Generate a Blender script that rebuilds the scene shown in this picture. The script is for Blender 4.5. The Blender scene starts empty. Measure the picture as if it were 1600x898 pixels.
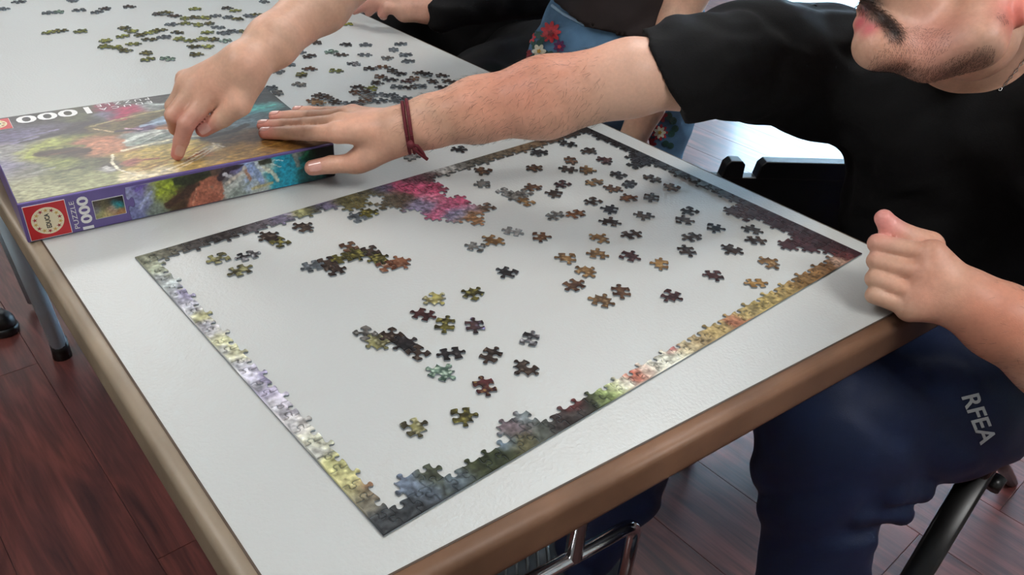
import bpy, math, random, colorsys
import numpy as np
from mathutils import Vector, Matrix, geometry

SC = bpy.context.scene
COL = SC.collection
# ------------------------------------------------------------------ camera
CAM_POS = np.array([-0.20993218, -0.32833131, 1.20705364])
CAM_R = np.array([[0.74879325, -0.65930786, 0.06798388],
                  [-0.31769935, -0.44704278, -0.83619368],
                  [0.58170077, 0.60453775, -0.54420429]])   # rows: right, down, forward
FPX = 1269.18                                                # focal length in pixels of a 1600x898 frame
cam_data = bpy.data.cameras.new('camera'); cam = bpy.data.objects.new('camera', cam_data)
COL.objects.link(cam)
m = Matrix.Identity(4)
for r in range(3):
    m[r][0] = CAM_R[0][r]; m[r][1] = -CAM_R[1][r]; m[r][2] = -CAM_R[2][r]; m[r][3] = CAM_POS[r]
cam.matrix_world = m
cam_data.sensor_width = 36.0; cam_data.lens = FPX / 1600 * 36
cam_data.clip_start = 0.02
SC.camera = cam
# ------------------------------------------------------------------ world, lights, exposure
SC.view_settings.view_transform = 'Standard'; SC.view_settings.look = 'None'
SC.view_settings.gamma = 1.0; SC.view_settings.use_curve_mapping = False
SC.view_settings.exposure = 0.0
w = bpy.data.worlds.new('world'); SC.world = w; w.use_nodes = True
bg = w.node_tree.nodes['Background']; bg.inputs[0].default_value = (0.50, 0.76, 1.0, 1); bg.inputs[1].default_value = 18.5

def area_light(name, loc, size, power, color, aim):
    d = bpy.data.lights.new(name, 'AREA'); d.shape = 'RECTANGLE'; d.size, d.size_y = size
    d.energy = power; d.color = color
    o = bpy.data.objects.new(name, d); COL.objects.link(o); o.location = loc
    o.rotation_euler = (Vector(aim) - Vector(loc)).to_track_quat('-Z', 'Y').to_euler()
    return o
area_light('ceiling_lamp', (0.72, 3.75, 2.72), (0.6, 1.2), 32, (1.0, 0.985, 0.965), (0.72, 3.75, 0))
area_light('ceiling_lamp', (1.7, 0.8, 2.72), (1.3, 0.4), 30, (1.0, 0.985, 0.965), (1.7, 0.8, 0))
area_light('ceiling_lamp', (-1.4, 0.8, 2.72), (1.3, 0.4), 36, (1.0, 0.985, 0.965), (-1.4, 0.8, 0))
area_light('ceiling_lamp', (0.6, -1.4, 2.72), (1.3, 0.4), 40, (1.0, 0.985, 0.965), (0.6, -1.4, 0))

# ------------------------------------------------------------------ helpers
Z0 = 0.74
def ray(u, v): return CAM_R.T @ np.array([(u - 800) / FPX, (v - 449) / FPX, 1.0])
def P(u, v, d): return CAM_POS + ray(u, v) * d              # a point read off the photograph at its own distance
def Q(u, v, z):                                              # ... or at its own height
    r = ray(u, v); return CAM_POS + r * ((z - CAM_POS[2]) / r[2])
def A(*v): return np.array(v, float)
def lin(c):
    c = np.asarray(c, float) / 255.0
    return np.where(c <= 0.04045, c / 12.92, ((c + 0.055) / 1.055) ** 2.4)

def vnoise(x, y, s=0.0):
    xi = np.floor(x); yi = np.floor(y); fx = x - xi; fy = y - yi
    fx = fx * fx * (3 - 2 * fx); fy = fy * fy * (3 - 2 * fy)
    def h(a, b):
        t = np.sin(a * 127.1 + b * 311.7 + s * 74.7) * 43758.5453
        return t - np.floor(t)
    return (h(xi, yi) * (1 - fx) + h(xi + 1, yi) * fx) * (1 - fy) + (h(xi, yi + 1) * (1 - fx) + h(xi + 1, yi + 1) * fx) * fy
def fbm(x, y, s=0.0, o=3):
    t = 0; a = 0.5; n = 0
    for k in range(o):
        t = t + a * vnoise(x * 2 ** k, y * 2 ** k, s + k * 3.1); n += a; a *= 0.55
    return t / n

def nodes_of(mat):
    mat.use_nodes = True
    nt = mat.node_tree; return nt, nt.nodes['Principled BSDF']
def mat_plain(name, c, rough=0.5, metal=0.0, spec=0.5, coat=0.0, noise=None, bump=None, ior=None):
    """c: sRGB 0..255; noise=(scale, amount); bump=(scale, strength)"""
    mt = bpy.data.materials.new(name); nt, b = nodes_of(mt)
    col = tuple(lin(c)) + (1,)
    b.inputs['Base Color'].default_value = col
    b.inputs['Roughness'].default_value = rough; b.inputs['Metallic'].default_value = metal
    b.inputs['Specular IOR Level'].default_value = spec
    b.inputs['Coat Weight'].default_value = coat
    tc = nt.nodes.new('ShaderNodeTexCoord')
    if noise:
        n = nt.nodes.new('ShaderNodeTexNoise'); n.inputs['Scale'].default_value = noise[0]; n.inputs['Detail'].default_value = 6
        nt.links.new(tc.outputs['Object'], n.inputs['Vector'])
        r = nt.nodes.new('ShaderNodeMapRange'); r.inputs['From Min'].default_value = 0.3; r.inputs['From Max'].default_value = 0.7
        r.inputs['To Min'].default_value = 1 - noise[1]; r.inputs['To Max'].default_value = 1 + noise[1]
        nt.links.new(n.outputs['Fac'], r.inputs['Value'])
        mx = nt.nodes.new('ShaderNodeVectorMath'); mx.operation = 'SCALE'; mx.inputs[0].default_value = col[:3]
        nt.links.new(r.outputs[0], mx.inputs['Scale']); nt.links.new(mx.outputs[0], b.inputs['Base Color'])
    if bump:
        n2 = nt.nodes.new('ShaderNodeTexNoise'); n2.inputs['Scale'].default_value = bump[0]; n2.inputs['Detail'].default_value = 3
        nt.links.new(tc.outputs['Object'], n2.inputs['Vector'])
        bp = nt.nodes.new('ShaderNodeBump'); bp.inputs['Strength'].default_value = bump[1]; bp.inputs['Distance'].default_value = 0.002
        nt.links.new(n2.outputs['Fac'], bp.inputs['Height']); nt.links.new(bp.outputs[0], b.inputs['Normal'])
    return mt
def mat_attr(name, rough=0.5, spec=0.5, noise=None, bump=None, sss=0.0, coat=0.0, sheen=0.0):
    """base colour comes from the mesh's own colour attribute (pigment, print)"""
    mt = bpy.data.materials.new(name); nt, b = nodes_of(mt)
    at = nt.nodes.new('ShaderNodeAttribute'); at.attribute_name = 'Col'
    b.inputs['Roughness'].default_value = rough; b.inputs['Specular IOR Level'].default_value = spec
    b.inputs['Coat Weight'].default_value = coat; b.inputs['Coat Roughness'].default_value = 0.25
    b.inputs['Sheen Weight'].default_value = sheen
    tc = nt.nodes.new('ShaderNodeTexCoord')
    out = at.outputs['Color']
    if noise:
        n = nt.nodes.new('ShaderNodeTexNoise'); n.inputs['Scale'].default_value = noise[0]; n.inputs['Detail'].default_value = 5
        nt.links.new(tc.outputs['Object'], n.inputs['Vector'])
        r = nt.nodes.new('ShaderNodeMapRange'); r.inputs['From Min'].default_value = 0.3; r.inputs['From Max'].default_value = 0.7
        r.inputs['To Min'].default_value = 1 - noise[1]; r.inputs['To Max'].default_value = 1 + noise[1]
        nt.links.new(n.outputs['Fac'], r.inputs['Value'])
        mx = nt.nodes.new('ShaderNodeVectorMath'); mx.operation = 'SCALE'
        nt.links.new(out, mx.inputs[0]); nt.links.new(r.outputs[0], mx.inputs['Scale']); out = mx.outputs[0]
    nt.links.new(out, b.inputs['Base Color'])
    if sss:
        b.inputs['Subsurface Weight'].default_value = sss
        b.inputs['Subsurface Radius'].default_value = (0.9, 0.35, 0.2); b.inputs['Subsurface Scale'].default_value = 0.006
    if bump:
        n2 = nt.nodes.new('ShaderNodeTexNoise'); n2.inputs['Scale'].default_value = bump[0]; n2.inputs['Detail'].default_value = 3
        nt.links.new(tc.outputs['Object'], n2.inputs['Vector'])
        bp = nt.nodes.new('ShaderNodeBump'); bp.inputs['Strength'].default_value = bump[1]; bp.inputs['Distance'].default_value = 0.001
        nt.links.new(n2.outputs['Fac'], bp.inputs['Height']); nt.links.new(bp.outputs[0], b.inputs['Normal'])
    return mt

def tag(o, label=None, cat=None, group=None, kind=None):
    if label: o['label'] = label
    if cat: o['category'] = cat
    if group: o['group'] = group
    if kind: o['kind'] = kind
    return o
def empty(name, loc=(0, 0, 0), rz=0.0, **kw):
    o = bpy.data.objects.new(name, None); COL.objects.link(o); o.location = loc; o.rotation_euler = (0, 0, rz)
    o.empty_display_size = 0.05
    return tag(o, **kw)
def link_mesh(name, me, mats, parent=None, smooth=False, world=True):
    for mm in (mats if isinstance(mats, (list, tuple)) else [mats]): me.materials.append(mm)
    o = bpy.data.objects.new(name, me); COL.objects.link(o)
    if smooth: me.shade_smooth()
    if parent:
        o.parent = parent
        if world:                                      # mesh data is in world space: undo the parent's place
            o.matrix_parent_inverse = Matrix.Identity(4)
            o.matrix_basis = parent_world(parent).inverted()
    return o
def parent_world(p):
    mm = Matrix.LocRotScale(p.location, p.rotation_euler, p.scale) if p.parent is None or p.matrix_basis is None else p.matrix_basis
    q = p.parent
    while q is not None:
        mm = q.matrix_basis @ mm; q = q.parent
    return mm
class MB:
    def __init__(s): s.v = []; s.f = []; s.mi = []; s.cur = 0
    def add(s, vs, fs):
        n = len(s.v); s.v += [tuple(map(float, p)) for p in vs]; s.f += [tuple(i + n for i in f) for f in fs]; s.mi += [s.cur] * len(fs)
    def box(s, a, b, M=None, bev=0.0):
        x0, y0, z0 = a; x1, y1, z1 = b
        vs = [(x, y, z) for z in (z0, z1) for y in (y0, y1) for x in (x0, x1)]
        if M is not None: vs = [tuple(M @ Vector(p)) for p in vs]
        s.add(vs, [(0, 2, 3, 1), (4, 5, 7, 6), (0, 1, 5, 4), (2, 6, 7, 3), (0, 4, 6, 2), (1, 3, 7, 5)])
    def tube(s, pts, r, n=10, cap=True):
        pts = [Vector(p) for p in pts]; rs = r if isinstance(r, (list, tuple)) else [r] * len(pts)
        up = None; rings = []
        for i, p in enumerate(pts):
            t = (pts[min(i + 1, len(pts) - 1)] - pts[max(i - 1, 0)]).normalized()
            if up is None:
                up = t.orthogonal().normalized()
            up = (up - t * up.dot(t)).normalized(); sd = t.cross(up)
            rings.append([p + (up * math.cos(2 * math.pi * k / n) + sd * math.sin(2 * math.pi * k / n)) * rs[i] for k in range(n)])
        fs = []
        for i in range(len(pts) - 1):
            for k in range(n):
                a = i * n + k; b2 = i * n + (k + 1) % n; fs.append((a, b2, b2 + n, a + n))
        if cap: fs.append(tuple(range(n - 1, -1, -1))); fs.append(tuple((len(pts) - 1) * n + k for k in range(n)))
        s.add([p for ring in rings for p in ring], fs)
    def prism(s, poly, z0, z1, M=None):
        n = len(poly); vs = [(x, y, z0) for x, y in poly] + [(x, y, z1) for x, y in poly]
        if M is not None: vs = [tuple(M @ Vector(p)) for p in vs]
        s.add(vs, [tuple(range(n - 1, -1, -1)), tuple(range(n, 2 * n))] + [(i, (i + 1) % n, (i + 1) % n + n, i + n) for i in range(n)])
    def build(s, name, mats, parent=None, smooth=False, world=True, bevel=0.0):
        me = bpy.data.meshes.new(name); me.from_pydata(s.v, [], s.f)
        me.polygons.foreach_set('material_index', s.mi)
        o = link_mesh(name, me, mats, parent, smooth, world)
        if bevel:
            b = o.modifiers.new('bevel', 'BEVEL'); b.width = bevel; b.segments = 2; b.limit_method = 'ANGLE'
        return o
def arc(pts, r=0.03, n=5):
    """round the corners of a polyline"""
    pts = [Vector(p) for p in pts]; out = [pts[0]]
    for i in range(1, len(pts) - 1):
        a = pts[i] + (pts[i - 1] - pts[i]).normalized() * r; c = pts[i] + (pts[i + 1] - pts[i]).normalized() * r
        for k in range(n + 1):
            t = k / n; out.append(a * (1 - t) ** 2 + pts[i] * 2 * t * (1 - t) + c * t * t)
    out.append(pts[-1]); return out
def set_col(me, cols):
    at = me.color_attributes.new('Col', 'FLOAT_COLOR', 'POINT')
    c = np.ones((len(me.vertices), 4)); c[:, :3] = cols
    at.data.foreach_set('color', c.astype(np.float32).ravel())

# ------------------------------------------------------------------ the room
def plank_material():
    mt = bpy.data.materials.new('reddish_wood_floor'); nt, b = nodes_of(mt)
    geo = nt.nodes.new('ShaderNodeNewGeometry'); oi = nt.nodes.new('ShaderNodeObjectInfo')
    off = nt.nodes.new('ShaderNodeVectorMath'); off.operation = 'SCALE'; off.inputs[0].default_value = (17.3, 31.7, 5.1)
    nt.links.new(oi.outputs['Random'], off.inputs['Scale'])
    add = nt.nodes.new('ShaderNodeVectorMath'); add.operation = 'ADD'
    nt.links.new(geo.outputs['Position'], add.inputs[0]); nt.links.new(off.outputs[0], add.inputs[1])
    mp = nt.nodes.new('ShaderNodeMapping'); mp.inputs['Scale'].default_value = (9.0, 1.1, 1.0)
    nt.links.new(add.outputs[0], mp.inputs['Vector'])
    wv = nt.nodes.new('ShaderNodeTexNoise'); wv.inputs['Scale'].default_value = 2.6; wv.inputs['Detail'].default_value = 9; wv.inputs['Distortion'].default_value = 1.6
    nt.links.new(mp.outputs[0], wv.inputs['Vector'])
    mp2 = nt.nodes.new('ShaderNodeMapping'); mp2.inputs['Scale'].default_value = (60.0, 3.0, 1.0)
    nt.links.new(add.outputs[0], mp2.inputs['Vector'])
    fn = nt.nodes.new('ShaderNodeTexNoise'); fn.inputs['Scale'].default_value = 3.0; fn.inputs['Detail'].default_value = 5
    nt.links.new(mp2.outputs[0], fn.inputs['Vector'])
    mixf = nt.nodes.new('ShaderNodeMath'); mixf.operation = 'MULTIPLY_ADD'; mixf.inputs[1].default_value = 0.35
    nt.links.new(fn.outputs['Fac'], mixf.inputs[0]); nt.links.new(wv.outputs['Fac'], mixf.inputs[2])
    cr = nt.nodes.new('ShaderNodeValToRGB'); e = cr.color_ramp.elements
    e[0].position = 0.45; e[0].color = tuple(lin((58, 26, 24))) + (1,)
    e[1].position = 0.86; e[1].color = tuple(lin((118, 62, 53))) + (1,)
    k = e.new(0.64); k.color = tuple(lin((86, 42, 37))) + (1,)
    nt.links.new(mixf.outputs[0], cr.inputs[0])
    rs = nt.nodes.new('ShaderNodeMapRange'); rs.inputs['To Min'].default_value = 0.93; rs.inputs['To Max'].default_value = 1.07
    nt.links.new(oi.outputs['Random'], rs.inputs['Value'])
    sc = nt.nodes.new('ShaderNodeVectorMath'); sc.operation = 'SCALE'
    nt.links.new(cr.outputs[0], sc.inputs[0]); nt.links.new(rs.outputs[0], sc.inputs['Scale'])
    nt.links.new(sc.outputs[0], b.inputs['Base Color'])
    b.inputs['Roughness'].default_value = 0.45; b.inputs['Coat Weight'].default_value = 0.35; b.inputs['Coat Roughness'].default_value = 0.17
    bp = nt.nodes.new('ShaderNodeBump'); bp.inputs['Strength'].default_value = 0.12; bp.inputs['Distance'].default_value = 0.002
    nt.links.new(fn.outputs['Fac'], bp.inputs['Height']); nt.links.new(bp.outputs[0], b.inputs['Normal'])
    return mt
M_floor = plank_material()
M_sub = mat_plain('dark_subfloor', (38, 20, 18), 0.7, noise=(4, 0.2))
M_wall = mat_plain('painted_wall', (205, 200, 190), 0.8, noise=(2, 0.04), bump=(60, 0.1))
M_ceil = mat_plain('ceiling_paint', (225, 224, 220), 0.9, noise=(3, 0.03))
RX0, RX1, RY0, RY1, RH = -3.0, 6.2, -3.2, 5.0, 2.8
fl = MB(); fl.box((RX0, RY0, -0.06), (RX1, RY1, -0.0125)); floor = fl.build('floor', M_sub); tag(floor, kind='structure')
# planks run away from the camera along y
pw, pl = 0.192, 1.28
plank_cache = {}
for i in range(-9, 27):
    xa = 0.96 + i * pw
    if xa + pw > RX1: break
    ya = 1.17 - pl * 3 + (i * 0.47 % 1.0) * pl
    while ya < RY1 - 0.1:
        yy = max(ya, -2.2); yb = min(ya + pl, RY1 - 0.02)
        if yb > -2.0:
            key = round(yb - yy, 3)
            if key not in plank_cache:
                b_ = MB(); L = yb - yy; g = 0.0004; c = 0.0006
                b_.add([(g, g, -0.012), (pw - g, g, -0.012), (pw - g, L - g, -0.012), (g, L - g, -0.012),
                        (g, g, -c), (pw - g, g, -c), (pw - g, L - g, -c), (g, L - g, -c),
                        (g + c, g + c, 0), (pw - g - c, g + c, 0), (pw - g - c, L - g - c, 0), (g + c, L - g - c, 0)],
                       [(0, 3, 2, 1)] + [(k, (k + 1) % 4, (k + 1) % 4 + 4, k + 4) for k in range(4)] + [(k + 4, (k + 1) % 4 + 4, (k + 1) % 4 + 8, k + 8) for k in range(4)] + [(8, 9, 10, 11)])
                me = bpy.data.meshes.new('plank'); me.from_pydata(b_.v, [], b_.f); me.materials.append(M_floor); plank_cache[key] = me
            o = bpy.data.objects.new('plank', plank_cache[key]); COL.objects.link(o); o.parent = floor; o.location = (xa, yy, 0)
        ya += pl
def wall(name, a, b_, mat=M_wall):
    q = MB(); q.box(a, b_); return tag(q.build(name, mat), kind='structure')
wall('wall_left', (RX0 - 0.1, RY0, -0.06), (RX0, RY1, RH))
wall('wall_front', (RX0 - 0.1, RY0 - 0.1, -0.06), (RX1 + 0.1, RY0, RH))
wall('wall_back', (RX0 - 0.1, RY1, -0.06), (RX1 + 0.1, RY1 + 0.1, RH))
q = MB()                                   # right wall with a tall glazed opening
WY0, WY1, WZ1 = 0.55, 3.6, 2.25
q.box((RX1, RY0, -0.06), (RX1 + 0.1, WY0, RH)); q.box((RX1, WY1, -0.06), (RX1 + 0.1, RY1, RH)); q.box((RX1, WY0, WZ1), (RX1 + 0.1, WY1, RH))
tag(q.build('wall_right', M_wall), kind='structure')
wall('ceiling', (RX0 - 0.1, RY0 - 0.1, RH), (RX1 + 0.1, RY1 + 0.1, RH + 0.1), M_ceil)
M_alu = mat_plain('white_window_frame', (215, 216, 214), 0.4)
win = empty('window_1', (RX1 + 0.05, WY0, 0), kind='structure')
q = MB()
for y in (WY0, (WY0 + WY1) / 2 - 0.03, WY1 - 0.06): q.box((RX1 + 0.02, y, 0.0), (RX1 + 0.08, y + 0.06, WZ1))
for z in (0.0, WZ1 - 0.06): q.box((RX1 + 0.021, WY0, z), (RX1 + 0.079, WY1, z + 0.06))
q.build('window_frame', M_alu, win)
M_glass = bpy.data.materials.new('window_glass'); nt, b = nodes_of(M_glass)
b.inputs['Base Color'].default_value = (1, 1, 1, 1); b.inputs['Roughness'].default_value = 0.0; b.inputs['Transmission Weight'].default_value = 1.0; b.inputs['IOR'].default_value = 1.0
for y in (WY0 + 0.06, (WY0 + WY1) / 2 + 0.03):
    q = MB(); q.box((RX1 + 0.047, y, 0.06), (RX1 + 0.053, y + (WY1 - WY0) / 2 - 0.09, WZ1 - 0.06)); q.build('pane', M_glass, win)

# ------------------------------------------------------------------ table
M_lam = mat_plain('white_laminate', (178, 179, 176), 0.33, spec=0.5, noise=(3, 0.02), bump=(300, 0.22))
M_edge = mat_plain('varnished_wood_edge', (120, 88, 66), 0.5, noise=(14, 0.22), bump=(40, 0.12))
M_steel = mat_plain('chrome', (205, 205, 208), 0.14, metal=1.0, noise=(5, 0.03))
M_pale = mat_plain('pale_blue_painted_tube', (186, 206, 216), 0.4, noise=(20, 0.05))
M_blk = mat_plain('black_plastic', (14, 14, 15), 0.42, noise=(20, 0.1))
c_nl, c_nr, c_fr, c_fl = A(-0.0825, -0.022), A(0.7085, -0.0955), A(0.7365, 2.05), A(-0.018, 2.05)
table = empty('table', (0.32, 0.9, 0), label='long white laminate table with a brown wooden edge under the jigsaw', cat='table')
q = MB(); q.prism([c_nl, c_nr, c_fr, c_fl], Z0 - 0.03, Z0); q.build('tabletop', M_lam, table)
M_edge2 = mat_plain('grey_sheen_wood_edge', (140, 124, 104), 0.45, noise=(14, 0.18), bump=(40, 0.12))  # left edging: the grey sheen of reflected light is put into the wood colour
def edging(a, b_, nrm, parent, name='edge_strip', mat=M_edge, out=1.0):
    a = A(*a); b_ = A(*b_); n2 = A(*nrm)
    prof = [(0.0, 0.0), (0.003, -0.0001), (0.006, -0.0008), (0.009, -0.0021), (0.0112, -0.0041), (0.0128, -0.0068), (0.0137, -0.0098), (0.014, -0.013), (0.014, -0.018), (0.014, -0.036), (0.014, -0.041), (0.0136, -0.0436), (0.012, -0.045), (0.008, -0.0452), (0.0, -0.0452)]
    vs = []
    for e, sgn in ((a, -1), (b_, 1)):
        t = (b_ - a) / np.linalg.norm(b_ - a)
        for o_, z in prof:
            p = e + n2 * o_ * out + t * sgn * o_ * 0.95 * out; vs.append((p[0], p[1], Z0 + z))
    n = len(prof)
    q = MB(); q.add(vs, [(i, i + 1, i + 1 + n, i + n) for i in range(n - 1)] + [(n - 1, 0, n, 2 * n - 1)] + [tuple(range(n - 1, -1, -1)), tuple(range(n, 2 * n))])
    return q.build(name, mat, parent, smooth=True)
def perp(a, b_): d = (b_ - a) / np.linalg.norm(b_ - a); return A(d[1], -d[0])
edging(c_nl, c_nr, perp(c_nl, c_nr), table); edging(c_nr, c_fr, perp(c_nr, c_fr), table, out=0.22)
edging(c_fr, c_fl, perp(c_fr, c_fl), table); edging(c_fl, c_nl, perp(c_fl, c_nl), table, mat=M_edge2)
M_seam = mat_plain('dark_seam', (70, 55, 42), 0.6, noise=(30, 0.3))
for a_, b__ in ((c_nl, c_nr), (c_nr, c_fr), (c_fl, c_nl)):
    q = MB(); t = (b__ - a_) / np.linalg.norm(b__ - a_); n_ = perp(a_, b__)
    q.prism([a_ - n_ * 0.0006, b__ - n_ * 0.0006, b__ + n_ * 0.0012, a_ + n_ * 0.0012][::1], Z0 - 0.002, Z0 + 0.0002)
    q.build('edge_seam', M_seam, table)
q = MB(); q.box((0.02, 0.10, Z0 - 0.05), (0.62, 0.14, Z0 - 0.0301)); q.box((0.02, 1.40, Z0 - 0.05), (0.64, 1.44, Z0 - 0.0301)); q.build('cross_rail', M_blk, table)
# chrome under-frame at the near end
yb = 0.125
T = A(0.380, 0.125, 0.30); R_ = A(0.470, 0.112, 0.30)
q = MB(); q.tube(arc([(0.495, 0.109, 0.0), (0.495, 0.109, 0.303), (0.0, 0.165, 0.303), (0.0, 0.165, 0.0)], 0.028, 7), 0.0105, 14)
q.build('floor_frame', M_steel, table, smooth=True)
q = MB(); q.tube([(0.380, 0.122, 0.303), (0.380, 0.122, 0.68)], 0.0125, 14); q.build('leg', M_steel, table, smooth=True)
q = MB(); q.tube([(0.11, 0.153, 0.303), (0.11, 0.153, 0.68)], 0.0125, 14); q.build('leg', M_steel, table, smooth=True)
lp = Q(30, 392, 0.33); ft = Q(93, 540, 0.03); top = ft + (lp - ft) * ((0.68 - 0.03) / (0.33 - 0.03))
for dx, dy, r_ in ((0, 0, 0.017),):
    q = MB(); q.tube([tuple(ft + A(dx, dy, 0)), tuple(top + A(dx, dy, 0))], r_, 14); q.build('leg', M_pale, table, smooth=True)
    q = MB(); q.tube([(ft[0], ft[1], 0.0), tuple(ft + A(0, 0, 0.02))], [0.02, 0.0185], 14); q.build('leg_cap', M_blk, table, smooth=True)
f2 = Q(50, 470, 0.02); q = MB(); q.tube([tuple(f2), tuple(f2 + (top - ft) * 0.98)], 0.011, 12); q.build('leg', M_pale, table, smooth=True)
q = MB(); q.tube([(0.64, 1.62, 0.0), (0.62, 1.62, 0.68)], 0.017, 12); q.build('leg', M_pale, table, smooth=True)
# ------------------------------------------------------------------ printed pictures
def _n2(v): return np.sqrt((v * v).sum(-1))
def paint(X, Y, ctrl, warp=0.03, wf=20.0, con=0.35, cf=120.0, seed=0.0, stretch=(1.0, 1.0), sat=1.0, strokes=()):
    """a painterly picture: soft patches of pigment (x, y, r, g, b, size) smeared by noise, with brush grain"""
    xs, ys = X * stretch[0], Y * stretch[1]
    wx = X + warp * (fbm(xs * wf, ys * wf, seed) - 0.5) * 2 + warp * 0.5 * (fbm(xs * wf * 3, ys * wf * 3, seed + 4) - 0.5) * 2
    wy = Y + warp * (fbm(xs * wf, ys * wf, seed + 9) - 0.5) * 2 + warp * 0.5 * (fbm(xs * wf * 3, ys * wf * 3, seed + 14) - 0.5) * 2
    c = np.array([k[:6] for k in ctrl], float)
    d2 = (wx[:, None] - c[None, :, 0]) ** 2 + (wy[:, None] - c[None, :, 1]) ** 2
    wgt = np.exp(-d2 / (2 * c[None, :, 5] ** 2)) / c[None, :, 5] ** 1.0 + 1e-9
    wgt = wgt ** 2.0
    col = (wgt @ c[:, 2:5]) / wgt.sum(1)[:, None]
    if strokes:
        jx = X + 0.0016 * (fbm(X * 260, Y * 260, seed + 50) - 0.5) * 2; jy = Y + 0.0016 * (fbm(X * 260, Y * 260, seed + 60) - 0.5) * 2
        V2 = np.stack([jx, jy], 1)
        for pts, rgb, wd in strokes:
            d = np.full(len(X), 9.0); pts = np.array(pts) / 100.0
            for a, b in zip(pts[:-1], pts[1:]):
                ba = b - a; h = np.clip((V2 - a) @ ba / (ba @ ba), 0, 1); d = np.minimum(d, _n2(V2 - a - h[:, None] * ba))
            t = np.clip((wd / 2 - d) / (wd * 0.18) + 0.5, 0, 1)[:, None] * 0.88
            col = col * (1 - t) + np.array(rgb, float)[None] * t
    if sat != 1.0: gm = col.mean(1)[:, None]; col = gm + (col - gm) * sat
    g = fbm(xs * cf, ys * cf, seed + 21) - 0.5
    g2 = vnoise(xs * cf * 2.7, ys * cf * 2.7, seed + 33)
    col = col * (1 + con * 1.9 * g)[:, None] + (con * 60 * np.clip(g2 - 0.78, 0, 1) * 2)[:, None]
    return lin(np.clip(col, 4, 250))

CW, CH = 0.017, 0.01856
PW, PH = CW * 40, CH * 25
PIC = [  # metres in the puzzle plane, from its near left corner
 # left side, bottom to top
 (.010,.010,62,66,70,.016),(.012,.035,120,112,92,.012),(.010,.055,176,168,104,.012),(.022,.048,150,88,62,.008),(.012,.08,196,192,116,.016),(.016,.11,205,205,172,.012),
 (.014,.135,196,190,182,.014),(.014,.16,190,182,196,.012),(.010,.19,176,166,196,.014),(.024,.205,150,136,186,.010),(.010,.225,196,192,206,.014),(.020,.25,200,196,150,.012),
 (.012,.275,196,194,140,.014),(.010,.30,180,176,190,.012),(.020,.32,190,186,118,.010),(.010,.345,186,184,196,.014),(.020,.37,150,140,178,.010),(.008,.395,172,180,178,.014),(.018,.425,164,170,140,.014),(.008,.452,128,130,104,.012),
 (.002,.10,168,168,160,.006),(.002,.135,170,168,170,.006),(.002,.165,168,166,172,.006),(.002,.20,160,158,168,.006),(.002,.235,172,172,178,.006),(.002,.265,170,170,168,.006),(.002,.30,168,166,172,.006),(.002,.335,168,168,172,.006),(.002,.37,164,166,170,.006),(.002,.41,156,162,162,.006),
 # top side, left to right
 (.03,.455,104,100,84,.012),(.06,.457,70,64,62,.02),(.10,.457,58,52,52,.02),(.14,.457,84,76,82,.014),(.165,.457,108,98,128,.014),(.19,.455,150,148,84,.010),(.205,.457,66,62,52,.010),
 (.225,.457,104,94,130,.012),(.245,.45,88,84,50,.012),(.262,.444,104,92,48,.014),(.285,.455,78,72,50,.012),(.292,.432,96,84,66,.012),(.305,.458,84,80,108,.010),
 (.31,.42,84,66,52,.010),(.33,.45,170,46,84,.018),(.35,.458,92,44,58,.010),(.345,.43,186,54,92,.018),(.34,.40,196,98,124,.012),(.325,.395,120,108,140,.010),(.36,.41,168,40,76,.018),
 (.352,.375,186,76,112,.016),(.375,.40,70,48,48,.010),(.37,.375,178,52,88,.016),(.362,.352,150,120,140,.008),(.355,.335,150,100,60,.012),(.382,.35,96,76,62,.012),(.345,.35,120,116,150,.009),
 (.375,.447,90,56,60,.010),(.395,.457,160,156,150,.014),(.42,.457,140,136,128,.016),(.45,.457,76,70,60,.016),(.50,.457,96,80,60,.02),(.55,.457,108,80,52,.02),(.60,.457,88,62,44,.02),(.65,.457,58,44,38,.02),
 # right side, top to bottom
 (.675,.44,32,26,28,.02),(.67,.38,30,25,28,.025),(.67,.32,34,28,30,.025),(.672,.26,62,58,58,.02),(.672,.22,78,72,70,.02),(.668,.185,66,50,46,.016),(.655,.15,74,52,46,.016),(.67,.13,56,34,36,.02),
 (.65,.11,60,34,36,.016),(.67,.09,54,32,34,.02),(.64,.06,66,32,36,.02),(.67,.05,48,28,32,.02),(.67,.02,56,26,32,.016),(.655,.012,90,36,36,.008),
 # near side, left to right
 (.03,.012,52,56,60,.012),(.045,.02,92,108,128,.010),(.04,.035,104,120,146,.009),(.06,.03,70,76,60,.012),(.075,.012,84,100,116,.008),(.08,.02,62,66,40,.014),(.11,.012,54,62,38,.016),
 (.14,.012,96,92,60,.010),(.13,.02,90,110,130,.007),(.15,.03,110,92,100,.010),(.165,.012,78,84,76,.010),(.165,.032,116,128,130,.008),(.185,.012,58,48,48,.012),(.205,.02,110,44,44,.007),(.20,.010,66,60,58,.010),
 (.225,.012,48,50,40,.010),(.24,.010,140,164,84,.010),(.255,.012,186,196,130,.010),(.270,.012,206,200,180,.010),(.282,.015,206,80,54,.008),(.295,.012,210,172,150,.008),(.31,.012,206,204,182,.014),
 (.335,.010,204,202,176,.014),(.345,.020,190,90,90,.005),(.355,.012,190,170,124,.010),(.375,.010,166,140,92,.014),(.41,.010,170,142,80,.014),(.43,.008,170,92,62,.007),(.45,.012,176,150,86,.014),(.49,.012,172,146,74,.016),
 (.53,.012,168,136,70,.016),(.56,.012,132,92,44,.016),(.59,.010,150,102,50,.014),(.615,.012,128,82,42,.014),(.635,.006,186,140,112,.007)]

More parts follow.
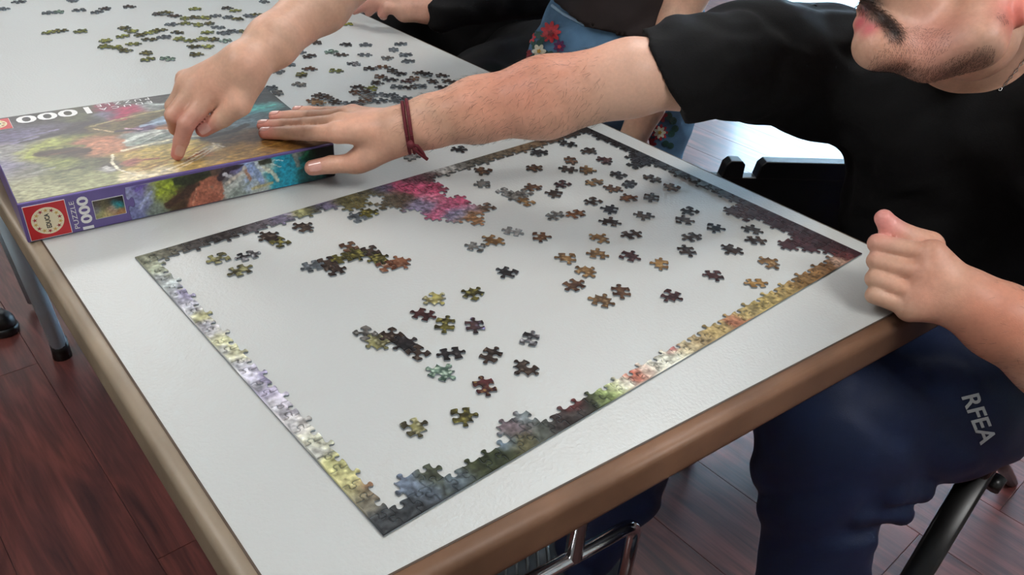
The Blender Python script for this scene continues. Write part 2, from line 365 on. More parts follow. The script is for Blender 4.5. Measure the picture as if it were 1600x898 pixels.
M_card = mat_plain('grey_blue_cardboard', (128, 136, 142), 0.7, noise=(200, 0.15))
M_print = mat_attr('printed_card', 0.58, 0.10, noise=(900, 0.10), bump=(1600, 0.15))
TH = 0.0021
TPL = [(0.0, 0.0), (0.16, -0.035), (0.30, -0.045), (0.385, -0.02), (0.405, 0.045), (0.365, 0.115), (0.345, 0.185), (0.385, 0.255), (0.5, 0.285),
       (0.615, 0.255), (0.655, 0.185), (0.635, 0.115), (0.595, 0.045), (0.615, -0.02), (0.70, -0.045), (0.84, -0.035), (1.0, 0.0)]
def catmull(pts, sub=2):
    out = []
    for i in range(len(pts) - 1):
        p0 = pts[max(i - 1, 0)]; p1 = pts[i]; p2 = pts[i + 1]; p3 = pts[min(i + 2, len(pts) - 1)]
        for k in range(sub):
            t = k / sub
            out.append(tuple(0.5 * ((2 * p1[j]) + (-p0[j] + p2[j]) * t + (2 * p0[j] - 5 * p1[j] + 4 * p2[j] - p3[j]) * t * t + (-p0[j] + 3 * p1[j] - 3 * p2[j] + p3[j]) * t ** 3) for j in (0, 1)))
    out.append(pts[-1]); return out
TPLS = catmull(TPL, 2)
def edge_curve(p0, p1, sgn, rnd, unit=None):
    """points from p0 to p1 (p1 left out) with a knob to the left (sgn +1) or right (-1)"""
    p0 = A(*p0); p1 = A(*p1); d = p1 - p0; n = A(-d[1], d[0])
    if sgn == 0: return [tuple(p0)]
    sh = rnd.uniform(-0.06, 0.06); hs = rnd.uniform(0.92, 1.12) * (unit or 1.0); sk = rnd.uniform(-0.05, 0.05)
    out = []
    for t, h in TPLS[:-1]:
        tt = t + sh * math.sin(math.pi * t) + sk * h
        q = p0 + d * tt + n * (h * hs * sgn); out.append((q[0], q[1]))
    return out
def inset(poly, dist):
    p = np.array(poly); a = np.roll(p, 1, 0); b = np.roll(p, -1, 0)
    t = b - a; t /= np.linalg.norm(t, axis=1)[:, None] + 1e-12
    return p + np.stack([-t[:, 1], t[:, 0]], 1) * dist            # poly is counter-clockwise: left normal points in
def piece_mesh(poly, colfun, off=(0, 0), step=0.0022, th=TH, gap=0.0002, lip=0.0006):
    p = inset(poly, gap); q = inset(poly, gap + lip); n = len(p)
    xs = np.arange(q[:, 0].min() + step * .5, q[:, 0].max(), step); ys = np.arange(q[:, 1].min() + step * .5, q[:, 1].max(), step * 0.87)
    pts = [Vector(v) for v in q]
    for j, yy in enumerate(ys):
        for xx in xs: pts.append(Vector((xx + (j % 2) * step * .5, yy)))
    vs, _, fs, *_r = geometry.delaunay_2d_cdt(pts, [], [list(range(n))], 1, 1e-7)
    vs = np.array([(v[0], v[1]) for v in vs]); used = sorted({i for f in fs for i in f} | set(range(n)))
    mp = {u: k for k, u in enumerate(used)}; vs = vs[used]; fs = [tuple(mp[i] for i in f) for f in fs]
    nt_ = len(vs)
    V = [(a, b, th) for a, b in vs] + [(a, b, th - min(lip * 1.1, th * .45)) for a, b in p] + [(a, b, 0.0) for a, b in p]
    F = list(fs)
    for i in range(n):
        j = (i + 1) % n
        F.append((nt_ + i, nt_ + j, j, i)); F.append((nt_ + n + i, nt_ + n + j, nt_ + j, nt_ + i))
    F.append(tuple(nt_ + n + i for i in range(n - 1, -1, -1)))
    me = bpy.data.meshes.new('puzzle_piece')
    V = [(a - off[0], b - off[1], c) for a, b, c in V]
    me.from_pydata(V, [], F)
    xy = np.concatenate([vs, p, p]); set_col(me, colfun(xy[:, 0], xy[:, 1]))
    mi = [0] * len(fs) + [0, 1] * n + [1]; me.polygons.foreach_set('material_index', mi)
    me.materials.append(M_print); me.materials.append(M_card)
    return me
def grid_outline(i, j, nx, ny, seed=0, border=True, cw=CW, ch=CH, flip=0):
    """outline of cell (i, j); cuts are shared by neighbours because each cut has its own random state"""
    def h_edge(i, j):      # along x at y=j*ch
        rnd = random.Random(seed * 977 + i * 131 + j * 7919); s = 1 if (i + j + flip) % 2 == 0 else -1
        if rnd.random() < 0.12: s = -s
        if border and (j == 0 or j == ny): s = 0
        return edge_curve((i * cw, j * ch), ((i + 1) * cw, j * ch), s, rnd, 1.05)
    def v_edge(i, j):
        rnd = random.Random(seed * 577 + i * 733 + j * 2713 + 5); s = -1 if (i + j + flip) % 2 == 0 else 1
        if rnd.random() < 0.12: s = -s
        if border and (i == 0 or i == nx): s = 0
        return edge_curve((i * cw, j * ch), (i * cw, (j + 1) * ch), s, rnd, 0.92)
    out = []
    out += h_edge(i, j)
    out += v_edge(i + 1, j)
    t = h_edge(i, j + 1); out += [((i + 1) * cw, (j + 1) * ch)] + t[:0:-1]
    l = v_edge(i, j); out += [(i * cw, (j + 1) * ch)] + l[:0:-1]
    return out
cells = {(i, 0) for i in range(40)} | {(i, 24) for i in range(40)} | {(0, j) for j in range(25)} | {(39, j) for j in range(25)}
cells |= {(i, 23) for i in (14, 15, 17, 18, 19, 20, 21)} | {(i, 22) for i in (16, 17, 18, 19, 20, 21)} | {(i, 21) for i in (17, 18, 19, 20)}
cells |= {(i, 20) for i in (18, 19, 20, 21)} | {(i, 19) for i in (18, 19, 20, 21)} | {(i, 18) for i in (19, 20, 21, 22)} | {(20, 17)}
cells |= {(38, 18), (38, 17), (37, 17)} | {(38, j) for j in range(1, 9)} | {(37, 8), (37, 7), (37, 3), (36, 3), (37, 2)}
cells |= {(2, 1), (3, 1), (8, 1), (9, 1)} - {(38, 1)}
PZ = empty('jigsaw_border', (0, 0, Z0 + 0.0003), label='assembled jigsaw border with a pink blossom block along its far edge', cat='jigsaw puzzle')
picf = lambda x, y: paint(x, y, PIC, warp=0.007, wf=70, con=0.60, cf=260, seed=2, sat=0.68) * 0.86
for (i, j) in sorted(cells):
    cx, cy = (i + .5) * CW, (j + .5) * CH
    me = piece_mesh(grid_outline(i, j, 40, 25), picf, (cx, cy))
    o = bpy.data.objects.new('puzzle_piece', me); COL.objects.link(o); o.parent = PZ; o.location = (cx, cy, 0)

# palettes of the loose pieces: dark, mid, light pigment in blotches
PAL = {
 'black': ((24, 22, 24), (44, 40, 42), (84, 80, 80), 'near-black'),
 'dark': ((38, 30, 28), (64, 52, 46), (104, 92, 82), 'very dark brown'),
 'brown': ((62, 42, 34), (96, 68, 50), (140, 112, 86), 'brown'),
 'tan': ((88, 66, 46), (134, 102, 66), (170, 142, 104), 'tan brown'),
 'ochre': ((120, 88, 52), (156, 118, 66), (186, 156, 108), 'golden tan'),
 'orange': ((66, 44, 34), (122, 80, 52), (150, 116, 88), 'rusty brown'),
 'grey': ((66, 64, 62), (112, 108, 104), (160, 158, 152), 'grey-brown'),
 'silver': ((104, 102, 100), (140, 138, 136), (184, 184, 182), 'silvery grey'),
 'maroon': ((42, 24, 28), (70, 42, 42), (110, 84, 80), 'dark maroon'),
 'olive': ((44, 42, 30), (92, 86, 44), (160, 152, 84), 'olive and dark brown'),
 'ygreen': ((70, 72, 36), (132, 134, 58), (182, 184, 98), 'yellow-green'),
 'yellow': ((112, 104, 70), (186, 176, 104), (222, 220, 200), 'pale yellow and white'),
 'bw': ((34, 32, 34), (120, 118, 122), (206, 206, 208), 'black and white'),
 'purple': ((46, 36, 38), (78, 58, 58), (148, 138, 180), 'brown and lavender'),
 'mint': ((60, 80, 70), (134, 158, 140), (196, 210, 190), 'mint green and white'),
 'flower': ((50, 30, 34), (92, 46, 48), (176, 150, 84), 'maroon and mustard'),
 'terra': ((84, 50, 36), (126, 84, 62), (150, 128, 112), 'terracotta'),
 'slate': ((50, 54, 58), (92, 98, 104), (140, 146, 150), 'slate grey'),
 'lemon': ((120, 120, 30), (178, 176, 50), (206, 204, 110), 'bright yellow'),
 'gyel': ((60, 56, 44), (140, 136, 92), (200, 196, 160), 'straw yellow and dark'),
}
def pal_fun(key, seed):
    a, b, c, _ = PAL[key]
    a, b, c = map(lambda t: np.array(t, float), (a, b, c))
    def f(x, y):
        n = fbm(x * 150 + seed, y * 150, seed); n2 = fbm(x * 420, y * 420 + seed, seed + 3)
        t = np.clip((n - 0.32) * 2.6, 0, 1)[:, None]; u = np.clip((n2 - 0.58) * 4, 0, 1)[:, None]
        return lin(np.clip(((a * .85) * (1 - t) + (b * .9) * t) * (1 - u) + c * u, 0, 255))
    return f
def loose_outline(rnd):
    s = rnd.choice([(1, 1, -1, -1), (1, -1, 1, -1), (1, -1, 1, -1), (-1, 1, -1, 1), (1, 1, 1, -1), (-1, -1, 1, 1), (1, -1, -1, -1), (1, -1, 1, 1)])
    hw, hh = CW / 2 * rnd.uniform(.92, 1.06), CH / 2 * rnd.uniform(.94, 1.05)
    c = [(-hw + rnd.uniform(-.0008, .0008), -hh), (hw, -hh + rnd.uniform(-.0008, .0008)), (hw + rnd.uniform(-.0008, .0008), hh), (-hw, hh)]
    out = []
    for k in range(4): out += edge_curve(c[k], c[(k + 1) % 4], -s[k], rnd, 1.08)
    return out
ORD = ['leftmost'] + [k + ' from left' for k in ('second', 'third', 'fourth', 'fifth', 'sixth', 'seventh', 'eighth')]
def loose(u, v, key, label, group, rnd, step=0.0024, lift=0.0):
    me = piece_mesh(loose_outline(rnd), pal_fun(key, rnd.random() * 50), step=step, lip=0.0005)
    p = Q(u, v, Z0 + 0.001)
    o = bpy.data.objects.new('puzzle_piece', me); COL.objects.link(o)
    o.location = (p[0], p[1], Z0 + 0.0003 + lift); o.rotation_euler = (0, 0, rnd.random() * 6.283)
    return tag(o, label, 'puzzle piece', group), p
placed = []
def strew(items, where, group, seed, rows, step=0.0024):
    """items: (u, v, palette[, own label]); the others are told apart by row (back to front) and place from the left"""
    rnd = random.Random(seed)
    free = sorted([k for k in items if len(k) == 3], key=lambda k: k[1])
    lab = {}
    if free:
        nrow = max(1, -(-len(free) // rows)); R = [free[a:a + rows] for a in range(0, len(free), rows)]
        rn = ['back', 'second', 'third', 'fourth', 'fifth', 'sixth', 'seventh', 'eighth', 'ninth', 'tenth', 'eleventh', 'twelfth', 'thirteenth', 'fourteenth']
        for a, r in enumerate(R):
            r.sort(key=lambda k: k[0])
            for b_, k in enumerate(r):
                rowname = '' if len(R) == 1 else (', back row' if a == 0 else (', front row' if a == len(R) - 1 else ', %s row' % rn[a]))
                lab[k] = '%s piece, %s%s, %s' % (PAL[k[2]][3], ORD[b_], rowname, where)
    for k in items:
        me_label = k[3] if len(k) > 3 else lab[k]
        p0 = Q(k[0], k[1], Z0 + 0.001); lift = 0.0
        for (pp, l) in placed:
            dd = np.linalg.norm(pp[:2] - p0[:2])
            if dd < 0.0175: lift = max(lift, l + TH + 0.0002)
        if lift > 0.007: lift = 0.0066
        _, p = loose(k[0], k[1], k[2], me_label, group, rnd, step, lift); placed.append((p0, lift))
strew([
 (842,239,'black'),(886,225,'black'),(919,236,'dark'),(944,251,'maroon'),(756,267,'brown'),(835,263,'brown'),(892,251,'brown'),(887,265,'dark'),(916,266,'tan'),
 (967,274,'black'),(755,288,'grey'),(833,294,'brown'),(879,288,'maroon'),(867,303,'dark'),(928,285,'tan'),(983,288,'black'),(1019,279,'dark'),(958,295,'brown'),(982,310,'orange'),
 (1051,293,'brown'),(1018,309,'dark'),(927,315,'dark'),(954,328,'black'),(867,337,'grey'),(900,335,'orange'),(953,348,'dark'),(1006,337,'dark'),(1078,330,'black'),(1068,345,'dark'),
 (1116,356,'black'),(1175,360,'dark'),(1181,376,'dark'),(987,367,'dark'),(1081,371,'dark'),(1073,392,'dark'),(1144,390,'dark'),(936,373,'tan'),(982,401,'maroon'),(1033,413,'ochre'),(1201,411,'tan'),
 (1116,430,'maroon'),(1181,443,'ochre'),(934,398,'tan'),(886,403,'tan'),(915,425,'tan'),(897,446,'brown'),(940,471,'tan'),(970,456,'brown'),(1048,462,'maroon'),(844,370,'brown'),
 (744,386,'grey'),(771,376,'tan'),(801,362,'silver'),(794,426,'black')],
 'right half inside border', 'loose pieces in the right half of the border', 11, 6)
strew([
 (678,467,'yellow','pale yellow and white puzzle piece, above a dark red-brown one'),(739,460,'olive','dark piece flecked with olive, right of the pale yellow one'),
 (662,492,'maroon','dark red-brown piece just below the pale yellow and white one'),(696,507,'olive','olive-brown piece between the red-brown and the lavender-tipped ones'),
 (742,509,'purple','brown piece with a lavender left tip, middle of the border'),(828,530,'bw','white and black speckled piece, right of the middle group'),
 (705,553,'black','all-black piece above the mint green and white one'),(766,555,'dark','dark brown piece between the all-black and the speckled white ones'),
 (689,583,'mint','mint green and white piece below the all-black one'),(822,575,'dark','near-black piece below the speckled black and white one'),
 (757,604,'flower','maroon and mustard piece below the dark brown one'),(722,650,'olive','dark green-brown piece nearest the front, right one of two'),
 (646,668,'gyel','straw yellow and black piece nearest the front, left one of two'),
 (343,404,'gyel','yellow and brown piece, left of three near the top left corner'),(387,400,'bw','black and white piece, right of three near the top left corner'),
 (376,423,'gyel','cream and black piece, lowest of three near the top left corner'),(473,356,'dark','brown and dark piece on its own below the lavender part of the border')],
 '', 'loose pieces in the left half of the border', 23, 6)
strew([(642,244,'silver','pale grey piece on the table under the hanging red cord ends'),(718,233,'black','black piece between the reaching wrist and the far puzzle edge'),
 (745,222,'brown','brown piece half hidden under the reaching forearm')], '', 'loose pieces between forearm and border', 31, 6)
strew([
 (543,38,'lemon','bright yellow piece alone near the far resting hand'),(495,67,'dark'),(540,70,'black'),(571,70,'slate'),(626,69,'slate'),(615,78,'slate'),(518,81,'mint'),(467,82,'slate'),(533,86,'dark'),
 (484,88,'dark'),(570,86,'slate'),(634,86,'slate'),(604,91,'grey'),(638,96,'slate'),(435,95,'slate'),(450,101,'slate'),(553,100,'bw'),(484,108,'brown'),(434,112,'slate'),(471,117,'olive'),
 (524,111,'ygreen'),(467,132,'grey'),(423,138,'slate'),(434,145,'grey')],
 'between the two arms', 'pieces scattered between the two arms', 41, 6, 0.0034)
strew([
 (577,108,'dark'),(598,105,'brown'),(613,111,'dark'),(625,116,'black'),(593,120,'brown'),(590,130,'dark'),(610,125,'black'),(636,127,'maroon'),(657,115,'dark'),(668,119,'black'),(647,123,'brown'),(690,119,'dark'),
 (676,128,'dark'),(702,128,'dark'),(726,127,'dark'),(692,137,'black'),(620,136,'slate'),(641,137,'dark'),(656,135,'slate'),(560,137,'dark'),(556,145,'brown'),(570,146,'dark'),(581,139,'ygreen'),(573,152,'grey'),
 (592,148,'slate'),(612,150,'slate'),(593,158,'slate'),(620,157,'slate'),(631,156,'slate')],
 'heap behind reaching wrist', 'dark heap behind the reaching wrist', 43, 6, 0.0034)
strew([(490,158,'brown'),(500,150,'dark'),(509,155,'dark'),(523,160,'dark'),(496,163,'tan'),(556,162,'grey'),(570,160,'brown'),(546,164,'slate')],
 'small pile behind the knuckles', 'small pile behind the hand on the box', 47, 8, 0.0034)
strew([(30,3,'slate'),(5,14,'slate'),(76,20,'slate'),(92,19,'mint'),(125,16,'slate'),(152,19,'slate'),(165,14,'dark'),(201,11,'dark'),(115,1,'slate'),(76,51,'ygreen'),(94,48,'olive'),(125,49,'ygreen')],
 'at the back left of table', 'single pieces at the back left of the table', 53, 6, 0.0034)
strew([(194,44,'olive'),(205,49,'ygreen'),(165,64,'ygreen'),(163,73,'ygreen'),(182,74,'ygreen'),(197,79,'olive'),(209,69,'ygreen'),(192,57,'ygreen'),(219,55,'olive'),(236,51,'ygreen'),(250,47,'olive'),
 (233,62,'olive'),(256,58,'slate'),(230,83,'olive'),(231,93,'ygreen'),(262,92,'mint'),(305,85,'olive')],
 'green ring behind the box', 'green ring of pieces behind the box', 59, 6, 0.0034)
strew([(246,22,'dark'),(259,22,'olive'),(273,25,'dark'),(305,14,'ygreen'),(289,29,'ygreen'),(304,27,'olive'),(321,28,'ygreen'),(290,37,'ygreen'),(310,39,'ygreen'),(327,37,'olive'),(337,25,'slate'),(354,13,'dark'),
 (368,17,'ygreen'),(356,27,'slate'),(371,30,'olive'),(388,25,'slate'),(402,25,'olive'),(341,43,'slate'),(324,51,'ygreen'),(277,51,'olive'),(280,61,'ygreen'),(297,64,'ygreen'),(317,61,'ygreen'),(334,62,'olive'),
 (349,52,'slate'),(364,49,'slate'),(381,49,'olive'),(304,73,'olive'),(324,73,'ygreen'),(352,64,'mint'),(268,38,'slate'),(413,3,'slate')],
 'pile beside the pointing arm', 'yellow-green pile left of the pointing arm', 61, 6, 0.0034)

def cluster(name, cl, origin, rot, cols, label, seed, flip=0):
    e = empty('joined_pieces', (origin[0], origin[1], Z0 + 0.0003), rot, label=label, cat='joined pieces', group='clusters of joined pieces')
    i0 = sum(c[0] for c in cl) / len(cl) + .5; j0 = sum(c[1] for c in cl) / len(cl) + .5
    for k, (i, j) in enumerate(cl):
        cx, cy = (i + .5) * CW, (j + .5) * CH
        me = piece_mesh(grid_outline(i, j, 99, 99, seed, False, flip=flip), pal_fun(cols[k % len(cols)], seed + k * 1.7), (cx, cy))
        o = bpy.data.objects.new('puzzle_piece', me); COL.objects.link(o); o.parent = e; o.location = ((i + .5 - i0) * CW, (j + .5 - j0) * CH, 0)
    return e
def cc(cx, cy): return (cx * CW, cy * CH)
cluster('joined_pieces', [(8, 18), (9, 18), (9, 17), (10, 18), (11, 18), (11, 19), (12, 18), (12, 17), (12, 16), (13, 16)], cc(10.9, 17.75), -0.12,
        ['slate', 'dark', 'dark', 'olive', 'olive', 'brown', 'dark', 'olive', 'terra', 'terra'], 'zigzag chain of joined dark pieces with a terracotta right end', 71)
cluster('joined_pieces', [(7, 10), (8, 10), (8, 9), (8, 8), (7, 11)], cc(7.85, 10.0), 0.1, ['gyel', 'dark', 'black', 'dark', 'grey'],
        'short chain of joined dark pieces with a cream left end, mid border', 73)
cluster('joined_pieces', [(7, 22), (7, 21)], cc(7.95, 22.45), 0.22, ['dark', 'olive'], 'joined dark and olive pair below the far left border', 75)
cluster('joined_pieces', [(13, 21), (14, 21)], cc(14.5, 22.1), 0.12, ['slate', 'olive'], 'joined slate and olive pair left of the pink blossoms', 77)
cluster('joined_pieces', [(25, 19), (25, 18), (26, 18), (25, 17)], cc(25.6, 18.6), 0.1, ['silver', 'grey', 'grey', 'tan'], 'joined silvery grey cluster right of the pink blossoms', 79)

# ------------------------------------------------------------------ lettering
_txt = {}
def text_mb(s, w_, h_, bold=0.0, italic=False):
    cu = bpy.data.curves.new('t', 'FONT'); cu.body = s; cu.size = 1.0; cu.offset = bold; cu.resolution_u = 3
    ob = bpy.data.objects.new('t', cu); COL.objects.link(ob)
    dg = bpy.context.evaluated_depsgraph_get(); dg.update()
    me = bpy.data.meshes.new_from_object(ob.evaluated_get(dg))
    v = np.array([x.co[:] for x in me.vertices]); fs = [tuple(p.vertices) for p in me.polygons]
    bpy.data.objects.remove(ob); bpy.data.curves.remove(cu); bpy.data.meshes.remove(me)
    lo = v.min(0); hi = v.max(0)
    v = v[:, :2] - (lo[:2] + hi[:2]) / 2; v[:, 0] *= w_ / (hi[0] - lo[0]); v[:, 1] *= h_ / (hi[1] - lo[1])
    return v, fs
def text_obj(name, s, w_, h_, M, mat, parent, bold=0.0, depth=0.0002):
    v, fs = text_mb(s, w_, h_, bold); n = len(v)
    q = MB(); q.add([tuple(M @ Vector((a, b, depth))) for a, b in v], fs)
    return q.build(name, mat, parent, world=False)

# ------------------------------------------------------------------ the puzzle box
a_ = A(-0.0775, 0.556); b__ = A(0.275, 0.521); brot = math.atan2(*(b__ - a_)[::-1]); BL, BD, BH = 0.3545, 0.2535, 0.0462
M_purp = mat_plain('purple_box_board', (98, 82, 142), 0.35, coat=0.3, noise=(60, 0.06))
M_bdark = mat_plain('dark_blue_box_end', (30, 34, 52), 0.35, coat=0.3, noise=(40, 0.3))
M_white = mat_plain('white_print', (226, 224, 222), 0.45, noise=(80, 0.03))
M_red = mat_plain('red_print', (186, 24, 34), 0.35, coat=0.3, noise=(60, 0.04))
M_cream = mat_plain('cream_print', (226, 214, 180), 0.4, noise=(60, 0.03))
M_gold = mat_plain('gold_print', (196, 160, 84), 0.4, noise=(60, 0.05))
M_dred = mat_plain('deep_red_print', (150, 30, 40), 0.4, noise=(60, 0.05))
M_ink = mat_plain('dark_ink', (38, 40, 44), 0.4, noise=(60, 0.05))
BOX = empty('puzzle_box', (a_[0], a_[1], Z0 + 0.0004), brot, label='purple cardboard jigsaw box with a painted picture lid under both hands', cat='box')
q = MB(); q.box((0, 0, 0.0), (BL, BD, BH - 0.0005)); q.build('lid', M_purp, BOX, world=False, bevel=0.0012)
q = MB(); q.box((BL - 0.001, 0.001, 0.001), (BL + 0.0006, BD - 0.001, BH - 0.002)); q.build('end_panel', M_bdark, BOX, world=False)
TOPC = [(.01,.05,150,146,120,.03),(.03,.03,150,148,110,.02),(.01,.10,126,120,142,.03),(.005,.14,140,136,130,.02),(.03,.19,104,96,122,.02),(.07,.19,92,84,104,.016),(.05,.17,96,90,100,.015),
 (.036,.12,146,146,84,.014),(.06,.15,150,154,84,.015),(.085,.15,112,112,60,.014),(.045,.11,132,132,78,.010),(.05,.116,72,62,46,.009),(.065,.11,66,54,44,.010),(.085,.10,72,58,46,.010),(.08,.18,62,56,54,.016),
 (.10,.18,56,48,46,.012),(.06,.085,124,130,70,.014),(.09,.07,78,78,58,.014),(.075,.06,120,122,84,.016),(.05,.05,104,106,74,.018),(.08,.03,140,140,100,.016),(.03,.08,112,110,100,.014),
 (.095,.135,150,104,82,.010),(.11,.12,164,112,86,.014),(.10,.095,166,116,88,.012),(.125,.10,158,108,82,.012),(.105,.055,66,58,54,.012),(.10,.045,150,146,140,.006),
 (.115,.175,90,70,46,.010),(.13,.16,100,84,54,.012),(.15,.17,104,90,58,.012),(.18,.19,104,96,70,.014),(.15,.155,132,96,92,.008),(.165,.15,92,76,100,.010),(.19,.165,134,150,166,.012),(.21,.16,120,136,152,.012),
 (.14,.11,132,138,130,.012),(.16,.12,150,154,146,.012),(.18,.12,166,166,158,.010),(.19,.135,128,96,76,.008),(.17,.10,142,146,134,.010),(.20,.11,134,138,134,.014),
 (.12,.07,164,138,84,.014),(.13,.04,172,144,84,.014),(.15,.06,182,156,84,.016),(.125,.052,150,84,84,.006),(.17,.07,186,164,96,.014),(.17,.03,182,158,100,.014),(.20,.06,190,164,90,.014),(.12,.015,208,192,156,.008),(.15,.012,204,188,150,.010),(.19,.02,186,156,92,.012),
 (.22,.05,200,180,140,.008),(.21,.04,160,110,70,.006),(.22,.02,164,128,66,.014),(.25,.03,158,118,56,.016),(.29,.025,150,108,52,.018),(.33,.03,110,82,52,.02),(.24,.07,82,66,54,.016),(.27,.07,92,70,52,.018),(.30,.06,86,66,50,.018),(.33,.06,72,58,48,.02),
 (.25,.10,72,72,72,.014),(.23,.10,78,80,82,.014),(.27,.11,84,98,106,.016),(.30,.12,78,94,100,.016),(.25,.13,92,104,110,.016),(.29,.145,66,120,122,.010),(.32,.147,70,140,138,.010),(.335,.15,78,120,116,.008),(.335,.12,54,62,62,.02),(.26,.15,80,110,116,.014),
 (.34,.20,48,46,44,.03),(.30,.20,52,50,48,.03),(.26,.20,58,56,54,.03),(.22,.20,82,82,80,.02),(.23,.24,66,64,62,.02),(.29,.24,56,54,52,.03),(.19,.215,140,146,142,.012),(.20,.235,70,66,64,.015),
 (.15,.205,150,46,74,.012),(.17,.215,160,52,80,.012),(.145,.235,128,50,70,.010),(.135,.21,112,110,126,.010),(.12,.20,70,66,56,.012),(.10,.215,88,88,66,.012),(.08,.225,64,60,56,.02),(.05,.235,62,60,58,.02),(.11,.24,72,70,52,.014),(.02,.22,84,80,88,.02),(.165,.245,90,84,80,.010)]
SIDC = [(.105,.035,140,142,176,.008),(.105,.01,112,116,160,.010),(.12,.02,126,130,172,.009),(.12,.04,110,96,160,.008),(.13,.03,140,146,150,.006),(.135,.01,120,130,120,.008),(.14,.035,150,160,70,.009),(.148,.03,156,172,50,.009),
 (.145,.018,136,146,60,.008),(.155,.04,96,112,40,.008),(.165,.035,70,84,40,.008),(.155,.012,70,50,34,.008),(.165,.018,78,54,38,.008),(.172,.026,54,40,32,.008),(.178,.04,44,42,36,.008),(.18,.012,164,96,74,.009),(.19,.018,172,104,80,.010),(.195,.008,158,92,72,.008),
 (.20,.035,96,74,60,.008),(.205,.025,130,120,116,.006),(.21,.04,70,56,54,.007),(.22,.028,92,90,96,.006),(.218,.015,160,164,158,.009),(.23,.02,172,176,168,.009),(.225,.008,138,150,142,.008),(.225,.042,116,104,150,.008),(.24,.036,126,140,186,.008),(.245,.02,150,168,196,.009),
 (.255,.01,172,178,170,.008),(.26,.032,190,200,196,.006),(.262,.042,60,64,50,.006),(.27,.03,176,190,176,.005),(.275,.02,40,150,172,.010),(.285,.032,20,134,162,.012),(.295,.02,30,150,176,.010),(.295,.04,24,130,156,.010),(.305,.042,100,104,96,.005),
 (.31,.02,36,110,112,.009),(.32,.036,28,70,54,.008),(.33,.03,22,36,32,.010),(.345,.03,18,22,28,.012),(.325,.012,40,90,90,.008)]
